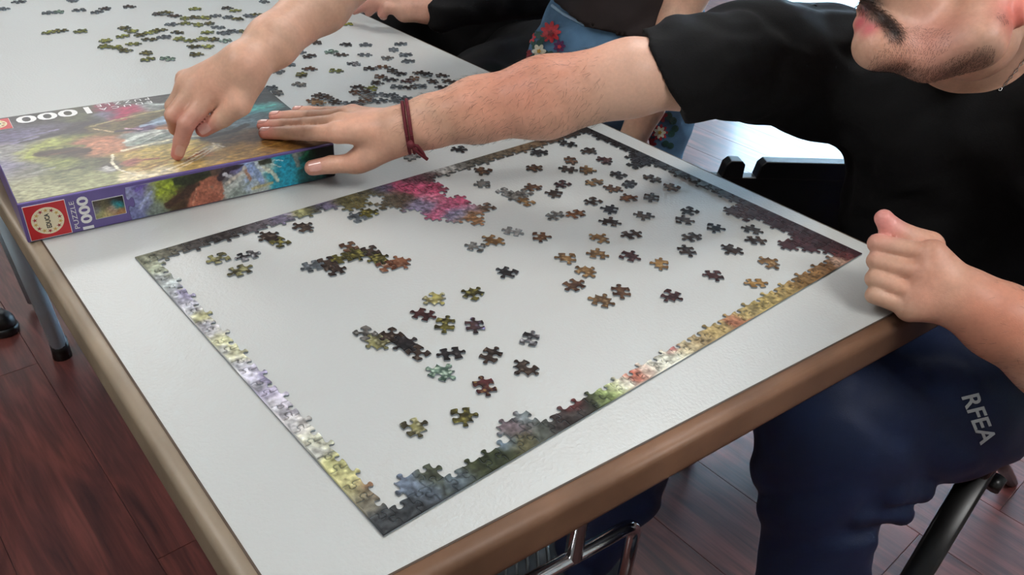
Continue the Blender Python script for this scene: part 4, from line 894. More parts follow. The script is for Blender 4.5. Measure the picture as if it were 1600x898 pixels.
def seg_d(v, pts):
    d = np.full(len(v), 9.0)
    for a, b in zip(pts[:-1], pts[1:]):
        ba = b - a; h = np.clip((v - a) @ ba / (ba @ ba), 0, 1); d = np.minimum(d, _n(v - a - h[:, None] * ba))
    return d
mous = [P(1346, -4, .80), P(1366, 10, .785), P(1386, 30, .780), P(1396, 52, .780)]
def colM(v):
    c = base_cM(v)
    d = seg_d(v, jaw_line[:5]); t = np.clip(1.2 - d / 0.016, 0, 1)[:, None] * 0.85
    n = vnoise(v[:, 0] * 500, v[:, 1] * 500 + v[:, 2] * 400, 7)[:, None]; t = t * (0.6 + 0.5 * n)
    c = c * (1 - t) + lin((46, 30, 28)) * t
    d = seg_d(v, mous); t = (np.clip(1.5 - d / 0.009, 0, 1) * 0.95)[:, None]; return c * (1 - t) + lin((28, 20, 20)) * t
bo, vM = surf_mesh('body', bodyM, (0.1, -0.55, 0.40), (1.3, 0.75, 1.45), 0.0026, M_skin, MAN, colM)
nr = np.random.RandomState(5); rnd = random.Random(6)
# hairs on both forearms, moustache and beard
ax = wrR - elR; t_ = (vM - elR) @ ax / (ax @ ax); dA = _n(vM - elR - np.clip(t_, 0, 1.1)[:, None] * ax)
for nm, sel, n_, dr, L, rad in (
    ('arm_hair', (t_ > 0.12) & (t_ < 1.0) & (dA < .06), 1400, ax, .010, .0001),
    ('arm_hair', None, 500, wrL - elL, .009, .0001),
    ('beard', seg_d(vM, jaw_line[:5]) < .014, 2600, JL - P(1560, -60, .78), .0035, .00016),
    ('beard', (seg_d(vM, [CHN, P(1400, 90, .79), P(1450, 60, .77)]) < .022), 700, A(0, 0, -1), .0028, .00013),
    ('moustache', seg_d(vM, mous) < .0105, 2600, P(1380, 60, .78) - P(1372, 0, .79), .0075, .0002)):
    if sel is None:
        ax2 = wrL - elL; t2 = (vM - elL) @ ax2 / (ax2 @ ax2); sel = (t2 > .1) & (t2 < .97) & (_n(vM - elL - t2[:, None] * ax2) < .06)
    pp = pick(vM, sel, n_, nr)
    if len(pp) == 0: continue
    g = grad(bodyM, pp); dd = np.repeat((A(*dr) / np.linalg.norm(dr))[None], len(pp), 0)
    if nm == 'arm_hair': dd = dd * 0.8 + np.cross(g, dd) * 0.5
    hairs(nm, pp, g, dd, L, rad, MAN, rnd, lift=0.22 if nm == 'arm_hair' else 0.3)
cap = ('D', ('N', ell(P(1565, -165, .86), (.106, .090, .112)), folds(60, .004, 2)), ('U', .01, [ell(P(1440, -60, .80), (.075, .075, .09))]))
surf_mesh('hair', ('I', cap, half(P(1560, -75, .86), (0, 0, -1))), (.4, -.4, .9), (1.1, .4, 1.5), .005, M_hair, MAN)
up = A(0, 0, 1)
camd = lambda p: (CAM_POS - p) / np.linalg.norm(CAM_POS - p)
for tip, prev in ((Q(413, 208, .7945), Q(447, 208, .797)), (Q(410, 196, .7945), Q(442, 196, .798)), (Q(428, 182, .7945), Q(455, 182, .797)), (Q(464, 173, .794), Q(484, 174, .796))):
    nail(MAN, handR, tip + (prev - tip) * .05, up, tip - prev)
nail(MAN, handR, P(490, 262, 1.012), camd(P(490, 262, 1.0)) * .9 + A(0, -.25, .25), P(488, 262, 1.012) - P(518, 257, 1.01), .0066, .0075)
# --- T-shirt
slv = P(1035, 114, .975); slvax = np.cross(ray(1035, 112), P(1008, 58, .97) - P(1062, 167, .985)); slvax *= np.sign(slvax @ (slv - shR)) / np.linalg.norm(slvax)
sleeveR = ('U', .03, [cone(P(975, 114, .965), P(1075, 110, .995), .0500, .055), cone(P(1075, 108, .995), P(1180, 92, 1.06), .056, .074), cone(P(1180, 92, 1.06), shR, .074, .086)])
sleeveR = ('I', sleeveR, half(slv, slvax))
sleeveL = cone(shL, shL + (elL - shL) * .62, .080, .066)
shirt = ('U', .035, [('O', torso, .014), sleeveR, sleeveL])
shirt = ('N', shirt, folds(16, .006, 4, (.5, .6, -.6)))
collar = cone(P(1518, 46, .955), P(1545, -90, .86), .071, .084)
shirt = ('I', ('D', shirt, collar), half(A(1.03, -.12, .50), A(0.0, 0, -1)))
surf_mesh('t_shirt', shirt, (.45, -.5, .48), (1.35, .5, 1.1), .0045, M_tee, MAN)
# --- trousers
HL, HR = A(1.02, -.195, .575), A(1.04, .02, .565)
KL = P(1295, 645, 1.0); SL = P(1268, 898, 1.09); AL = KL + (SL - KL) * ((KL[2] - .09) / (KL[2] - SL[2]))
KR = A(.64, .145, .565); CR = P(972, 760, 1.29); AR_ = KR + (CR - KR) * ((KR[2] - .10) / (KR[2] - CR[2]))
legL = ('U', .035, [cone(HL, P(1450, 608, 1.05), .118, .108), cone(P(1450, 608, 1.05), KL, .108, .092), cone(KL, KL + (SL - KL) * .35, .090, .078), cone(KL + (SL - KL) * .35, SL, .078, .066), cone(SL, AL + A(-.01, .02, 0), .066, .058)])
legR = ('U', .035, [cone(HR, KR, .105, .072), cone(KR, CR, .070, .055), cone(CR, AR_, .060, .052)])
ridges = ('U', .006, [chain([P(1275, 775, .965), P(1340, 806, .968), P(1405, 800, 1.0), P(1412, 790, 1.03)], [.004, .015, .016, .012], .01),
                      chain([P(1330, 742, .955), P(1390, 765, .965), P(1436, 762, 1.0), P(1448, 742, 1.03)], [.004, .015, .017, .012], .01)])
trous = ('U', .012, [('U', .05, [legL, legR, cone(HL, HR, .115, .115), cone(pel + A(0, 0, .02), pel + A(0, 0, .04), .145, .145)]), ridges])
def tf(p):
    a = fbm(p[:, 0] * 9 + p[:, 2] * 6, p[:, 1] * 9 + p[:, 2] * 8, 3, 2) - .5
    nearknee = np.exp(-(_n(p - (KL + A(.05, 0, -.08))) / .16) ** 2)
    return .010 * a + .006 * nearknee * np.sin((p @ A(22, 16, 46)) + a * 8) + .0025 * np.sin(p @ A(70, 30, 30) + a * 12)
trous = ('N', trous, tf)
for e in (AL, AR_): trous = ('D', trous, cone(e + A(0, 0, -.06), e + A(0, 0, -.02), .05, .035))
trous = ('I', trous, half(A(0, 0, .055), A(0, 0, -1)))
trous = ('I', trous, ('U', 0, [half(A(0, 0, .437), A(0, 0, -1)), half(A(.84, 0, 0), A(1, 0, 0))]))
surf_mesh('trousers', trous, (.35, -.45, .04), (1.3, .35, .76), .0045, M_navy, MAN)
M_print_w = mat_plain('grey_white_transfer_print', (168, 172, 174), 0.5, noise=(100, 0.08))
v, fs_ = text_mb('RFEA', 0.060, 0.0185, 0.02)
tc_ = P(1531, 655, .90); xd = P(1546, 690, .93) - P(1518, 620, .93); xd /= np.linalg.norm(xd); vd = ray(1530, 655); vd /= np.linalg.norm(vd); yd = np.cross(xd, vd); yd = -yd / np.linalg.norm(yd)
if (P(1560, 640, .9) - tc_) @ yd < 0: yd = -yd
import bmesh
def dress(name, v2, f2, c, xd, yd, d, nd, mat, parent, lift=.0012, cuts=2):
    bm = bmesh.new(); vv = [bm.verts.new((a, b, 0)) for a, b in v2]
    for f in f2:
        try: bm.faces.new([vv[i] for i in f])
        except ValueError: pass
    if cuts: bmesh.ops.triangulate(bm, faces=bm.faces[:]); bmesh.ops.subdivide_edges(bm, edges=bm.edges[:], cuts=cuts, use_grid_fill=True)
    bm.verts.index_update(); p2 = np.array([x.co[:2] for x in bm.verts]); fc = [tuple(x.index for x in f.verts) for f in bm.faces]; bm.free()
    p3 = c + p2[:, :1] * xd + p2[:, 1:] * yd - d * .04
    p3 = drop(nd, p3, d, lift); bad = np.abs(ev(nd, p3)) > .006; fc = [f for f in fc if not any(bad[i] for i in f)]; keep = sorted({i for f in fc for i in f}); mp = {a: b for b, a in enumerate(keep)}
    q = MB(); q.add(p3[keep], [tuple(mp[i] for i in f) for f in fc]); return q.build(name, mat, parent)
dress('lettering', v, fs_, tc_, xd, yd, vd, trous, M_print_w, MAN)
# --- shoes
def shoe(parent, heel, toe, mt=None, ms=None):
    heel = A(*heel); toe = A(*toe); d = toe - heel; d /= np.linalg.norm(d); L = np.linalg.norm(toe - heel)
    nd = ('U', .03, [cone(heel + A(0, 0, .045), heel + d * L * .45 + A(0, 0, .045), .040, .042), cone(heel + d * L * .45 + A(0, 0, .04), toe + A(0, 0, .03), .043, .028), cone(heel + A(0, 0, .05), heel + A(0, 0, .10) + d * .03, .04, .038)])
    nd = ('I', nd, half((0, 0, .012), (0, 0, -1)))
    lo_ = np.minimum(heel, toe) - .08; hi_ = np.maximum(heel, toe) + .08; hi_[2] = .2; lo_[2] = 0
    o, _ = surf_mesh('shoe', nd, lo_, hi_, .004, mt or M_shoe, parent)
    sole = ('I', ('I', ('O', nd, .004), half((0, 0, .0), (0, 0, -1))), half((0, 0, .026), (0, 0, 1)))
    sole = ('I', ('U', .02, [cone(heel + A(0, 0, .012), heel + d * L * .5 + A(0, 0, .012), .043, .045), cone(heel + d * L * .5 + A(0, 0, .012), toe + A(0, 0, .012), .045, .032)]), half((0, 0, .022), (0, 0, 1)))
    sole = ('I', sole, half((0, 0, .001), (0, 0, -1)))
    surf_mesh('shoe_sole', sole, lo_, hi_, .004, ms or M_shoes, parent)
    q = MB(); sd = np.cross(d, up)
    for k in range(5):
        c = heel + d * L * (.38 + .08 * k); pts = drop(nd, np.array([c + sd * s_ + A(0, 0, .14) for s_ in np.linspace(-.028, .028, 7)]), A(0, 0, -1), .001)
        q.tube([tuple(x) for x in pts], .0028, 6)
    q.build('shoelace', ms or M_shoes, parent, smooth=True)
    return nd
hl = AR_ * A(1, 1, 0); shoe(MAN, hl + A(.02, -.01, .0), hl + A(-.155, .125, .0))
hl = AL * A(1, 1, 0) + A(-.035, .045, 0); shoe(MAN, hl + A(.03, 0, 0), hl + A(-.17, .08, 0))
# --- wrist cord and necklace
cw = P(637, 196, .983); axw = P(672, 190, .983) - wrR; axw /= np.linalg.norm(axw)
s1 = np.cross(axw, up); s1 /= np.linalg.norm(s1); s2 = np.cross(s1, axw)
for k, sh in enumerate((-.0028, .0028)):
    ring = []
    for t in range(33):
        an = t / 32 * 2 * math.pi; ring.append(cw + axw * (sh + .006 * math.sin(an + .3)) + s1 * .07 * math.cos(an) + s2 * .07 * math.sin(an))
    R = []
    for p in ring:
        cc_ = cw + axw * ((p - cw) @ axw); R.append(drop(armR, np.array([p]), cc_ - p, .0022)[0])
    q = MB(); q.tube([tuple(x) for x in R], .0022, 8, cap=False); q.build('wrist_cord', M_cord, MAN, smooth=True)
kp = P(641, 226, .955)
q = MB(); q.tube([tuple(kp), tuple(P(646, 232, .955)), tuple(P(656, 240, .965)), tuple(P(664, 246, .97)), tuple(P(668, 249, .972))], .0022, 8); q.tube([tuple(kp), tuple(P(652, 228, .955)), tuple(P(660, 238, .965)), tuple(P(664, 246, .97))], .0022, 8)
q.tube([tuple(P(639, 222, .954)), tuple(P(645, 230, .953))], .0042, 8)
q.build('cord_end', M_cord, MAN, smooth=True)
ch_pts = [P(1562 + 4.2 * k, 140 - 4.6 * k - .06 * k * k, .90) for k in range(18)]
ch_pts = drop(('U', .0, [shirt, neck]), np.array(ch_pts) , ray(1590, 120), .0012)
q = MB()
for k, p in enumerate(ch_pts):
    a = ch_pts[max(k - 1, 0)]; b = ch_pts[min(k + 1, len(ch_pts) - 1)]; d = (b - a) / np.linalg.norm(b - a); n_ = np.cross(d, up if k % 2 else camd(p)); n_ /= np.linalg.norm(n_)
    q.tube([tuple(p + d * .0022 * math.cos(t) + n_ * .0013 * math.sin(t)) for t in np.linspace(0, 2 * math.pi, 9)], .0005, 5, cap=False)
o = q.build('necklace', M_silver, MAN, smooth=True)

# ================================================================== the woman
WOM = empty('person', (0.98, 0.72, 0.0), label='standing woman in flower-embroidered blue jeans and dark top, pointing at the box', cat='person')
M_jean = mat_plain('blue_denim', (88, 122, 152), 0.8, spec=0.2, noise=(30, 0.16), bump=(1400, 0.35))
M_top = mat_plain('dark_brown_top', (36, 26, 26), 0.85, noise=(20, 0.15))
hip = P(968, 100, 1.55); face_w = A(-.35, -.93, 0); face_w /= np.linalg.norm(face_w); side_w = A(face_w[1], -face_w[0], 0)   # her left side
if side_w @ A(1, -1, 0) < 0: side_w = -side_w
wW = P(381, 104, .925); eW = P(590, -75, 1.12); sW = P(770, -360, 1.25)
im, mm_, rm, pm = P(327, 150, .930), P(304, 140, .932), P(292, 134, .942), P(290, 124, .955)
palmW = ('U', .012, [cone(wW, im, .0215, .0120), cone(wW, mm_, .021, .0120), cone(wW, rm, .020, .0110), cone(wW, pm, .019, .0100), cone(P(382, 130, .93), P(372, 160, .93), .0185, .0140)])
tipW = Q(277, 241, .7945)
fW = [fing([im, P(291, 194, .925), P(283, 220, .937), tipW], [.0120, .0097, .0086, .0074]),
      fing([mm_, P(271, 180, .930), P(275, 200, .948), P(290, 203, .962)], [.0118, .0096, .0085, .0076]),
      fing([rm, P(270, 166, .948), P(275, 188, .966), P(290, 196, .980)], [.0108, .0088, .0078, .007]),
      fing([pm, P(281, 150, .965), P(285, 172, .982), P(298, 182, .992)], [.0095, .0078, .007, .006]),
      fing([P(384, 128, .93), P(374, 163, .925), P(348, 184, .935), P(317, 203, .945)], [.0165, .0125, .0108, .0086])]
handW = ('F', .008, palmW, fW)
armW = ('U', .02, [cone(wW, P(425, 66, .955), .0225, .0265), cone(P(425, 66, .955), P(500, 3, 1.02), .0265, .0345), cone(P(500, 3, 1.02), eW, .0345, .038), cone(eW, sW, .039, .045)])
sLW = P(1060, -230, 1.30); eLW = P(1075, -20, 1.36); wLW = P(1012, 165, 1.40); hLW = P(985, 225, 1.43)
armLW = ('U', .02, [cone(sLW, eLW, .042, .037), cone(eLW, wLW, .037, .026), cone(wLW, hLW, .026, .020)])
handLW = ('F', .008, cone(wLW, hLW, .025, .022), [fing([hLW + side_w * s_, hLW + side_w * s_ * 1.2 + A(0, 0, -.04) + face_w * .01, hLW + side_w * s_ * 1.2 + A(0, 0, -.07)], [.010, .009, .0075]) for s_ in (-.026, -.009, .009, .026)] + [fing([wLW + A(0, 0, -.02), hLW - side_w * .035 + A(0, 0, -.03)], [.013, .010])])
chW = (sW + sLW) / 2
hdW = chW + A(-.12, .0, .24)
torsoW = ('U', .06, [cone(sW, sLW, .05, .05), cone(chW + A(.03, 0, -.08), hip + A(-.01, 0, .14), .115, .115), ell(hip + A(0, 0, .03), (.15, .12, .14))])
hB_ = ('U', .03, [ell(hdW, (.078, .085, .11)), cone(hdW + A(-.04, -.01, -.07), hdW + A(-.01, 0, -.03), .04, .06), cone(chW, hdW + A(.02, 0, -.05), .055, .05)])
hB_ = ('U', .006, [hB_, cone(hdW + A(-.085, 0, -.03), hdW + A(-.075, 0, .015), .013, .008), chain([hdW + A(-.075, -.02, -.065), hdW + A(-.085, 0, -.066), hdW + A(-.075, .02, -.065)], [.005, .007, .005])])
bodyW = ('U', .02, [('U', .012, [armW, handW]), ('U', .012, [armLW, handLW]), torsoW, hB_])
patW = [(tipW, .02, (204, 120, 116), .85), (P(288, 200, .93), .025, (190, 116, 104), .5), (P(315, 203, .94), .02, (200, 112, 106), .7), (im, .018, (190, 122, 100), .3)]
bW, vW = surf_mesh('body', bodyW, (-.05, .2, .60), (1.4, 1.2, 1.75), .0027, M_skin, WOM, skin_col((204, 160, 136), patW, 9))
nail(WOM, handW, P(281, 236, .948), camd(tipW), tipW - P(283, 220, .937), .0052, .0062)
nail(WOM, handW, P(319, 201, .940), camd(P(317, 203, .94)), P(317, 203, .945) - P(348, 184, .935), .0056, .0066)
hairW = ('D', ('N', ('U', .04, [ell(hdW + A(.02, 0, .02), (.098, .10, .12)), cone(hdW + A(.07, .02, 0), chW + A(.09, .03, -.12), .07, .05)]), folds(50, .005, 8)), ell(hdW + A(-.09, 0, -.03), (.07, .075, .09)))
surf_mesh('hair', hairW, hdW - .35, hdW + .35, .007, M_hair, WOM)
hemz = hip[2] + .150
topW = ('I', ('N', ('U', .04, [('O', torsoW, .018), cone(sW, sW + (eW - sW) * .4, .062, .056), cone(sLW, sLW + (eLW - sLW) * .45, .060, .054)]), folds(14, .006, 6)), half((hip[0], hip[1], hemz), A(.25, .3, -1)))
topW = ('D', topW, cone(chW + A(-.02, 0, .03), chW + A(-.05, 0, .3), .07, .08))
surf_mesh('top', topW, (.4, .2, .8), (1.5, 1.3, 1.7), .006, M_top, WOM)
hpR, hpL = hip - side_w * .085 + A(0, 0, -.02), hip + side_w * .085 + A(0, 0, -.02)
def legpts(h, sgn): return [h, A(h[0] - .015, h[1], h[2] * .52), A(h[0], h[1], .09)]
jeans = ('U', .035, [ell(hip + A(0, 0, .0), (.178, .14, .15), frame(side_w, face_w)), cone(hip + A(0, 0, .02), hip + A(0, 0, .16), .145, .135)])
jeans = ('U', .02, [jeans, chain(legpts(hpR, -1), [.098, .068, .060], .03), chain(legpts(hpL, 1), [.098, .072, .062], .03)])
fly = drop(jeans, np.array([P(1036, y, 1.25) for y in (60, 75, 92, 112)]), ray(1036, 90), -.001)
jeans = ('N', jeans, folds(18, .005, 12, (.3, .3, .9)))
jeans = ('I', jeans, half((hip[0], hip[1], hip[2] + .150), A(-.20, -.22, 1)))
jeans = ('I', jeans, half((0, 0, .01), (0, 0, -1)))
surf_mesh('jeans', jeans, hip + A(-.3, -.3, -.9), hip + A(.3, .3, .25), .005, M_jean, WOM)
M_seamj = mat_plain('pale_denim_seam', (140, 168, 190), 0.8, noise=(60, 0.1))
q = MB(); pts = drop(jeans, np.array([P(x, y, 1.3) for x, y in ((1046, 38), (1042, 60), (1038, 82), (1034, 108))]), ray(1040, 80), .001); q.tube([tuple(p) for p in pts], .003, 6); 
q.build('jeans_seam', M_seamj, WOM, smooth=True); q = MB()
pts = drop(jeans, np.array([P(x, y, 1.3) for x, y in ((858, 6), (880, 22), (912, 38), (948, 46))]), ray(900, 30), .001); q.tube([tuple(p) for p in pts], .003, 6)
q.build('jeans_seam', M_seamj, WOM, smooth=True)
EMB = {k: mat_plain(k + '_embroidery', c, .7, noise=(300, .2), bump=(900, .4)) for k, c in dict(red=(196, 44, 54), cream=(226, 222, 200), purple=(96, 44, 96), green=(44, 84, 76), dark_red=(130, 30, 40), yellow=(206, 160, 60), teal=(70, 110, 116)).items()}
def petal_poly(n, r0, r1, rot=0.0, m_=8):
    return [((r0 + (r1 - r0) * (0.5 + 0.5 * math.cos(n * t)) ** .6) * math.cos(t + rot), (r0 + (r1 - r0) * (0.5 + 0.5 * math.cos(n * t)) ** .6) * math.sin(t + rot)) for t in np.linspace(0, 2 * math.pi, n * m_, endpoint=False)]
def stitch(u, v_, r, mat, name, n=6, r0=.62, rot=0.0, lift=.0018, sx=1.0, d_=1.3):
    vd_ = ray(u, v_); vd_ /= np.linalg.norm(vd_); xd_ = CAM_R[0]; yd_ = np.cross(vd_, xd_); c_ = P(u, v_, d_)
    pl_ = [(a * sx, b) for a, b in petal_poly(n, r * r0, r, rot)]; k = len(pl_); pl2 = pl_ + [(a * .5, b * .5) for a, b in pl_] + [(0, 0)]
    fc = [(i, (i + 1) % k, (i + 1) % k + k, i + k) for i in range(k)] + [(i + k, (i + 1) % k + k, 2 * k) for i in range(k)]
    return dress(name, pl2, fc, c_, xd_, yd_, vd_, jeans, EMB[mat], WOM, lift, 0)
for (u, v_, r, m_, n) in ((860, 50, .019, 'red', 9), (842, 80, .013, 'cream', 6), (874, 72, .011, 'purple', 7), (829, 58, .010, 'red', 7), (824, 84, .009, 'dark_red', 7), (1031, 207, .012, 'cream', 7), (1031, 207, .016, 'red', 9), (1030, 180, .016, 'dark_red', 7), (1014, 225, .015, 'dark_red', 8)):
    stitch(u, v_, r, m_, 'embroidered_flower', n, lift=.0018 if m_ != 'cream' else .0030)
for (u, v_, r, m_) in ((860, 52, .006, 'dark_red'), (842, 80, .004, 'yellow'), (1031, 207, .004, 'yellow'), (874, 73, .004, 'red')): stitch(u, v_, r, m_, 'flower_centre', 5, lift=.0042)
for (u, v_, rot, r) in ((838, 52, .6, .012), (846, 64, 2.2, .012), (834, 70, 1.2, .010), (856, 84, .2, .011), (832, 92, 2.0, .010), (842, 98, .9, .010), (868, 88, 2.6, .010), (1048, 185, .8, .014), (1052, 205, 2.2, .013), (1020, 196, 1.3, .010), (1044, 226, .4, .012)):
    stitch(u, v_, r, 'green' if int(u) % 2 == 0 else 'teal', 'embroidered_leaf', 2, .28, rot)
q = MB()
# ================================================================== the third person, seated further along the table
THI = empty('person', (1.12, 1.12, 0.0), label='seated person in black with hands resting on the far table edge', cat='person')
wT = P(668, 12, 1.60); kn = [P(618, 4, 1.60), P(612, 14, 1.605), P(618, 22, 1.60)]
handT = ('F', .008, ('U', .012, [cone(wT, P(625, 8, 1.60), .026, .020), cone(wT, P(632, 20, 1.60), .025, .018)]),
         [fing([P(618, 2, 1.59), P(590, 2, 1.59), P(568, 10, 1.61), P(553, 17, 1.625)], [.0115, .0105, .0095, .008]),
          fing([P(622, 8, 1.595), P(594, 4, 1.59), P(580, 14, 1.61), P(576, 20, 1.62)], [.0115, .0105, .0095, .008]),
          fing([P(628, 16, 1.59), P(606, 12, 1.585), P(598, 21, 1.60), P(599, 25, 1.615)], [.0115, .011, .010, .0085])])
eT = A(1.0, .92, .82); sT = A(1.12, 1.05, 1.08); sT2 = A(1.14, 1.42, 1.08)
w2 = A(.70, 1.22, .775); hand2 = ('F', .008, cone(w2 + A(.03, 0, 0), w2 + A(-.03, -.01, 0), .024, .020), [fing([w2 + A(-.03, s_, .003), w2 + A(-.07, s_ * 1.1, .006), w2 + A(-.10, s_ * 1.1, -.016)], [.0105, .0095, .008]) for s_ in (-.027, -.009, .009, .025)])
armT = ('U', .02, [cone(wT, eT, .028, .042), cone(eT, sT, .045, .055), cone(w2 + A(.03, 0, 0), A(1.0, 1.45, .83), .028, .042), cone(A(1.0, 1.45, .83), sT2, .045, .055)])
torT = ('U', .06, [cone(sT, sT2, .06, .06), cone(A(1.14, 1.24, .98), A(1.18, 1.24, .6), .14, .125)])
hT = A(1.06, 1.24, 1.33)
hdT = ('U', .03, [ell(hT, (.085, .078, .11)), cone(hT + A(-.045, 0, -.075), hT, .035, .06), cone(A(1.13, 1.24, 1.1), hT + A(.02, 0, -.05), .058, .052)])
hdT = ('U', .006, [hdT, cone(hT + A(-.095, 0, -.03), hT + A(-.082, 0, .015), .013, .008), chain([hT + A(-.08, -.02, -.068), hT + A(-.09, 0, -.069), hT + A(-.08, .02, -.068)], [.005, .007, .005])])
bodyT = ('U', .02, [('U', .012, [armT, handT, hand2]), torT, hdT])
surf_mesh('body', bodyT, (.5, .8, .45), (1.45, 1.65, 1.5), .0035, M_skin, THI, skin_col((196, 148, 128), [(P(560, 15, 1.62), .04, (196, 128, 120), .6), (P(597, 22, 1.6), .02, (196, 126, 116), .5)], 12))
slT = P(690, 14, 1.605)
swT = ('U', .03, [cone(slT, eT, .040, .056), cone(eT, sT, .058, .072), cone(w2 + A(.06, .02, .005), A(1.0, 1.45, .83), .040, .056), cone(A(1.0, 1.45, .83), sT2, .058, .072), ('O', torT, .02)])
swT = ('D', ('N', swT, folds(15, .008, 3)), cone(A(1.12, 1.24, 1.12), A(1.10, 1.24, 1.4), .065, .09))
swT = ('I', swT, half((0, 0, .45), (0, 0, -1)))
surf_mesh('sweater', swT, (.6, .75, .45), (1.5, 1.7, 1.25), .007, M_tee, THI)
tr = ('U', .04, [cone(A(1.16, 1.10, .56), A(.80, .98, .56), .115, .09), cone(A(.80, .98, .56), A(.84, 1.05, .10), .085, .055), cone(A(1.16, 1.36, .56), A(.80, 1.42, .56), .115, .09), cone(A(.80, 1.42, .56), A(.84, 1.35, .1), .085, .055), cone(A(1.18, 1.1, .56), A(1.18, 1.36, .56), .13, .13)])
tr = ('I', ('N', tr, folds(12, .01, 5)), half((0, 0, .06), (0, 0, -1)))
tr = ('I', tr, ('U', 0, [half((0, 0, .428), (0, 0, -1)), half((.945, 0, 0), (1, 0, 0))]))
surf_mesh('trousers', tr, (.6, .7, .05), (1.5, 1.7, .76), .008, M_tee, THI)
surf_mesh('hair', ('D', ('N', ell(hT + A(.025, 0, .03), (.098, .094, .115)), folds(50, .004, 8)), ell(hT + A(-.10, 0, -.05), (.085, .10, .10))), hT - .2, hT + .2, .007, M_hair, THI)
shoe(THI, (.87, 1.05, 0), (.66, 1.04, 0), M_blk, M_blk); shoe(THI, (.87, 1.35, 0), (.66, 1.36, 0), M_blk, M_blk)

# ------------------------------------------------------------------ black folding chairs
M_met = mat_plain('black_enamelled_tube', (10, 10, 11), 0.35, noise=(30, 0.15))
def chair(loc, rz, label, notch=True, w_=.44, group=None, top=.80, sz=0.0):
    """local frame: the sitter looks along -x"""
    c = empty('folding_chair', (loc[0], loc[1], 0), rz, label=label, cat='chair')
    if group: c['group'] = group
    h = w_ / 2
    q = MB()
    poly = [(-.20, -h + .03), (-.17, -h + .01), (.18, -h + .02), (.20, -h + .05), (.20, h - .05), (.18, h - .02), (-.17, h - .01), (-.20, h - .03)]
    q.prism(poly, .425 + sz, .452 + sz); q.build('seat', M_blk, c, world=False, bevel=.006)
    # backrest: a curved panel with an open notch at its top edge
    q = MB(); n = 12
    for zz0, zz1, ya, yb_ in ((top - .20, top - .030, -1, 1), (top - .030, top, -.86, -.66 if notch else 1), (top - .030, top, -.55 if notch else 0, .86)):
        ys = np.linspace(ya, yb_, n) * (h - .005)
        vs = []
        for y in ys:
            xx = .215 + .03 * (1 - (y / h) ** 2)
            for (dx, z) in ((0, zz0), (.018, zz0), (.018, zz1), (0, zz1)): vs.append((xx + dx + (z - .45) * .14, y, z))
        fs = [(0, 1, 2, 3)] + [(i * 4 + k, (i + 1) * 4 + k, (i + 1) * 4 + (k + 1) % 4, i * 4 + (k + 1) % 4) for i in range(n - 1) for k in range(4)] + [tuple((n - 1) * 4 + k for k in (3, 2, 1, 0))]
        q.add(vs, fs)
    q.build('backrest', M_blk, c, world=False, bevel=.003)
    for s in (-1, 1):
        q = MB(); y = s * (h + .005)
        q.tube(arc([(-.30, y, .0), (.14, y, .44), (.245, y, top - .06)], .06, 5), .0125, 10); q.build('leg', M_met, c, smooth=True, world=False)
        q = MB(); y = s * (h - .022)
        q.tube([(.26, y, .0), (-.10, y, .42)], .0115, 10); q.build('leg', M_met, c, smooth=True, world=False)
    q = MB(); q.tube([(-.20, -h, .10), (-.20, h, .10)], .009, 8); q.tube([(.20, -h + .02, .07), (.20, h - .02, .07)], .009, 8); q.build('crossbar', M_met, c, smooth=True, world=False)
    return c
# the man's own chair: its near side frame leans across the lower right corner
MC = empty('folding_chair', (1.0, -0.02, 0), 0, label="black folding chair under the man in navy track trousers, frame in lower right", cat='chair')
q = MB(); q.prism([(.86, -.20), (1.20, -.215), (1.20, .08), (.86, .08)], .405, .432); q.build('seat', M_blk, MC, bevel=.006)
pa = P(1612, 598, 1.16); pb = P(1425, 910, 1.21); dd = (pb - pa) / (pb[2] - pa[2]); foot = pb + dd * (0.0 - pb[2]); topp = pa + dd * (.425 - pa[2])
def flatbar(a, b, w1, w2, nrm):
    a = A(*a); b = A(*b); t = (b - a) / np.linalg.norm(b - a); n_ = A(*nrm); s_ = np.cross(t, n_); s_ /= np.linalg.norm(s_); n_ = np.cross(s_, t)
    vs = []
    for e in (a, b):
        for k in range(12):
            an = k * math.pi / 6; vs.append(e + s_ * w1 * np.sign(math.cos(an)) * abs(math.cos(an)) ** .5 + n_ * w2 * np.sign(math.sin(an)) * abs(math.sin(an)) ** .5)
    return vs, [tuple(range(11, -1, -1)), tuple(range(12, 24))] + [(k, (k + 1) % 12, (k + 1) % 12 + 12, k + 12) for k in range(12)]
vs, fs = flatbar(foot, topp, .019, .011, camd(pa)); q = MB(); q.add(vs, fs); q.build('leg', M_met, MC, smooth=True)
fr = Q(1075, 712, 0.0); tr_ = Q(1106, 676, .10); tr_ = fr + (tr_ - fr) * 4.1
q = MB(); q.tube([tuple(fr), tuple(tr_)], .015, 10); q.build('leg', M_met, MC, smooth=True)
q = MB(); q.tube([(1.45, -.17, 0), (.95, -.17, .405)], .012, 10); q.build('leg', M_met, MC, smooth=True)
q = MB(); q.tube([(1.30, .09, 0), (.95, .09, .405)], .012, 10); q.build('leg', M_met, MC, smooth=True)
q = MB(); q.tube([(1.215, -.20, .42), (1.34, -.20, .80), (1.34, .06, .80), (1.215, .06, .42)], .012, 10); q.build('back_frame', M_met, MC, smooth=True)
q = MB(); q.box((1.325, -.19, .62), (1.345, .05, .79)); q.build('backrest', M_blk, MC, bevel=.004)
pk = P(1549, 763, 1.20); q = MB(); q.tube([tuple(pk), tuple(pk + A(.02, .0, .01))], .011, 10); q.build('pivot_bolt', M_met, MC, smooth=True)
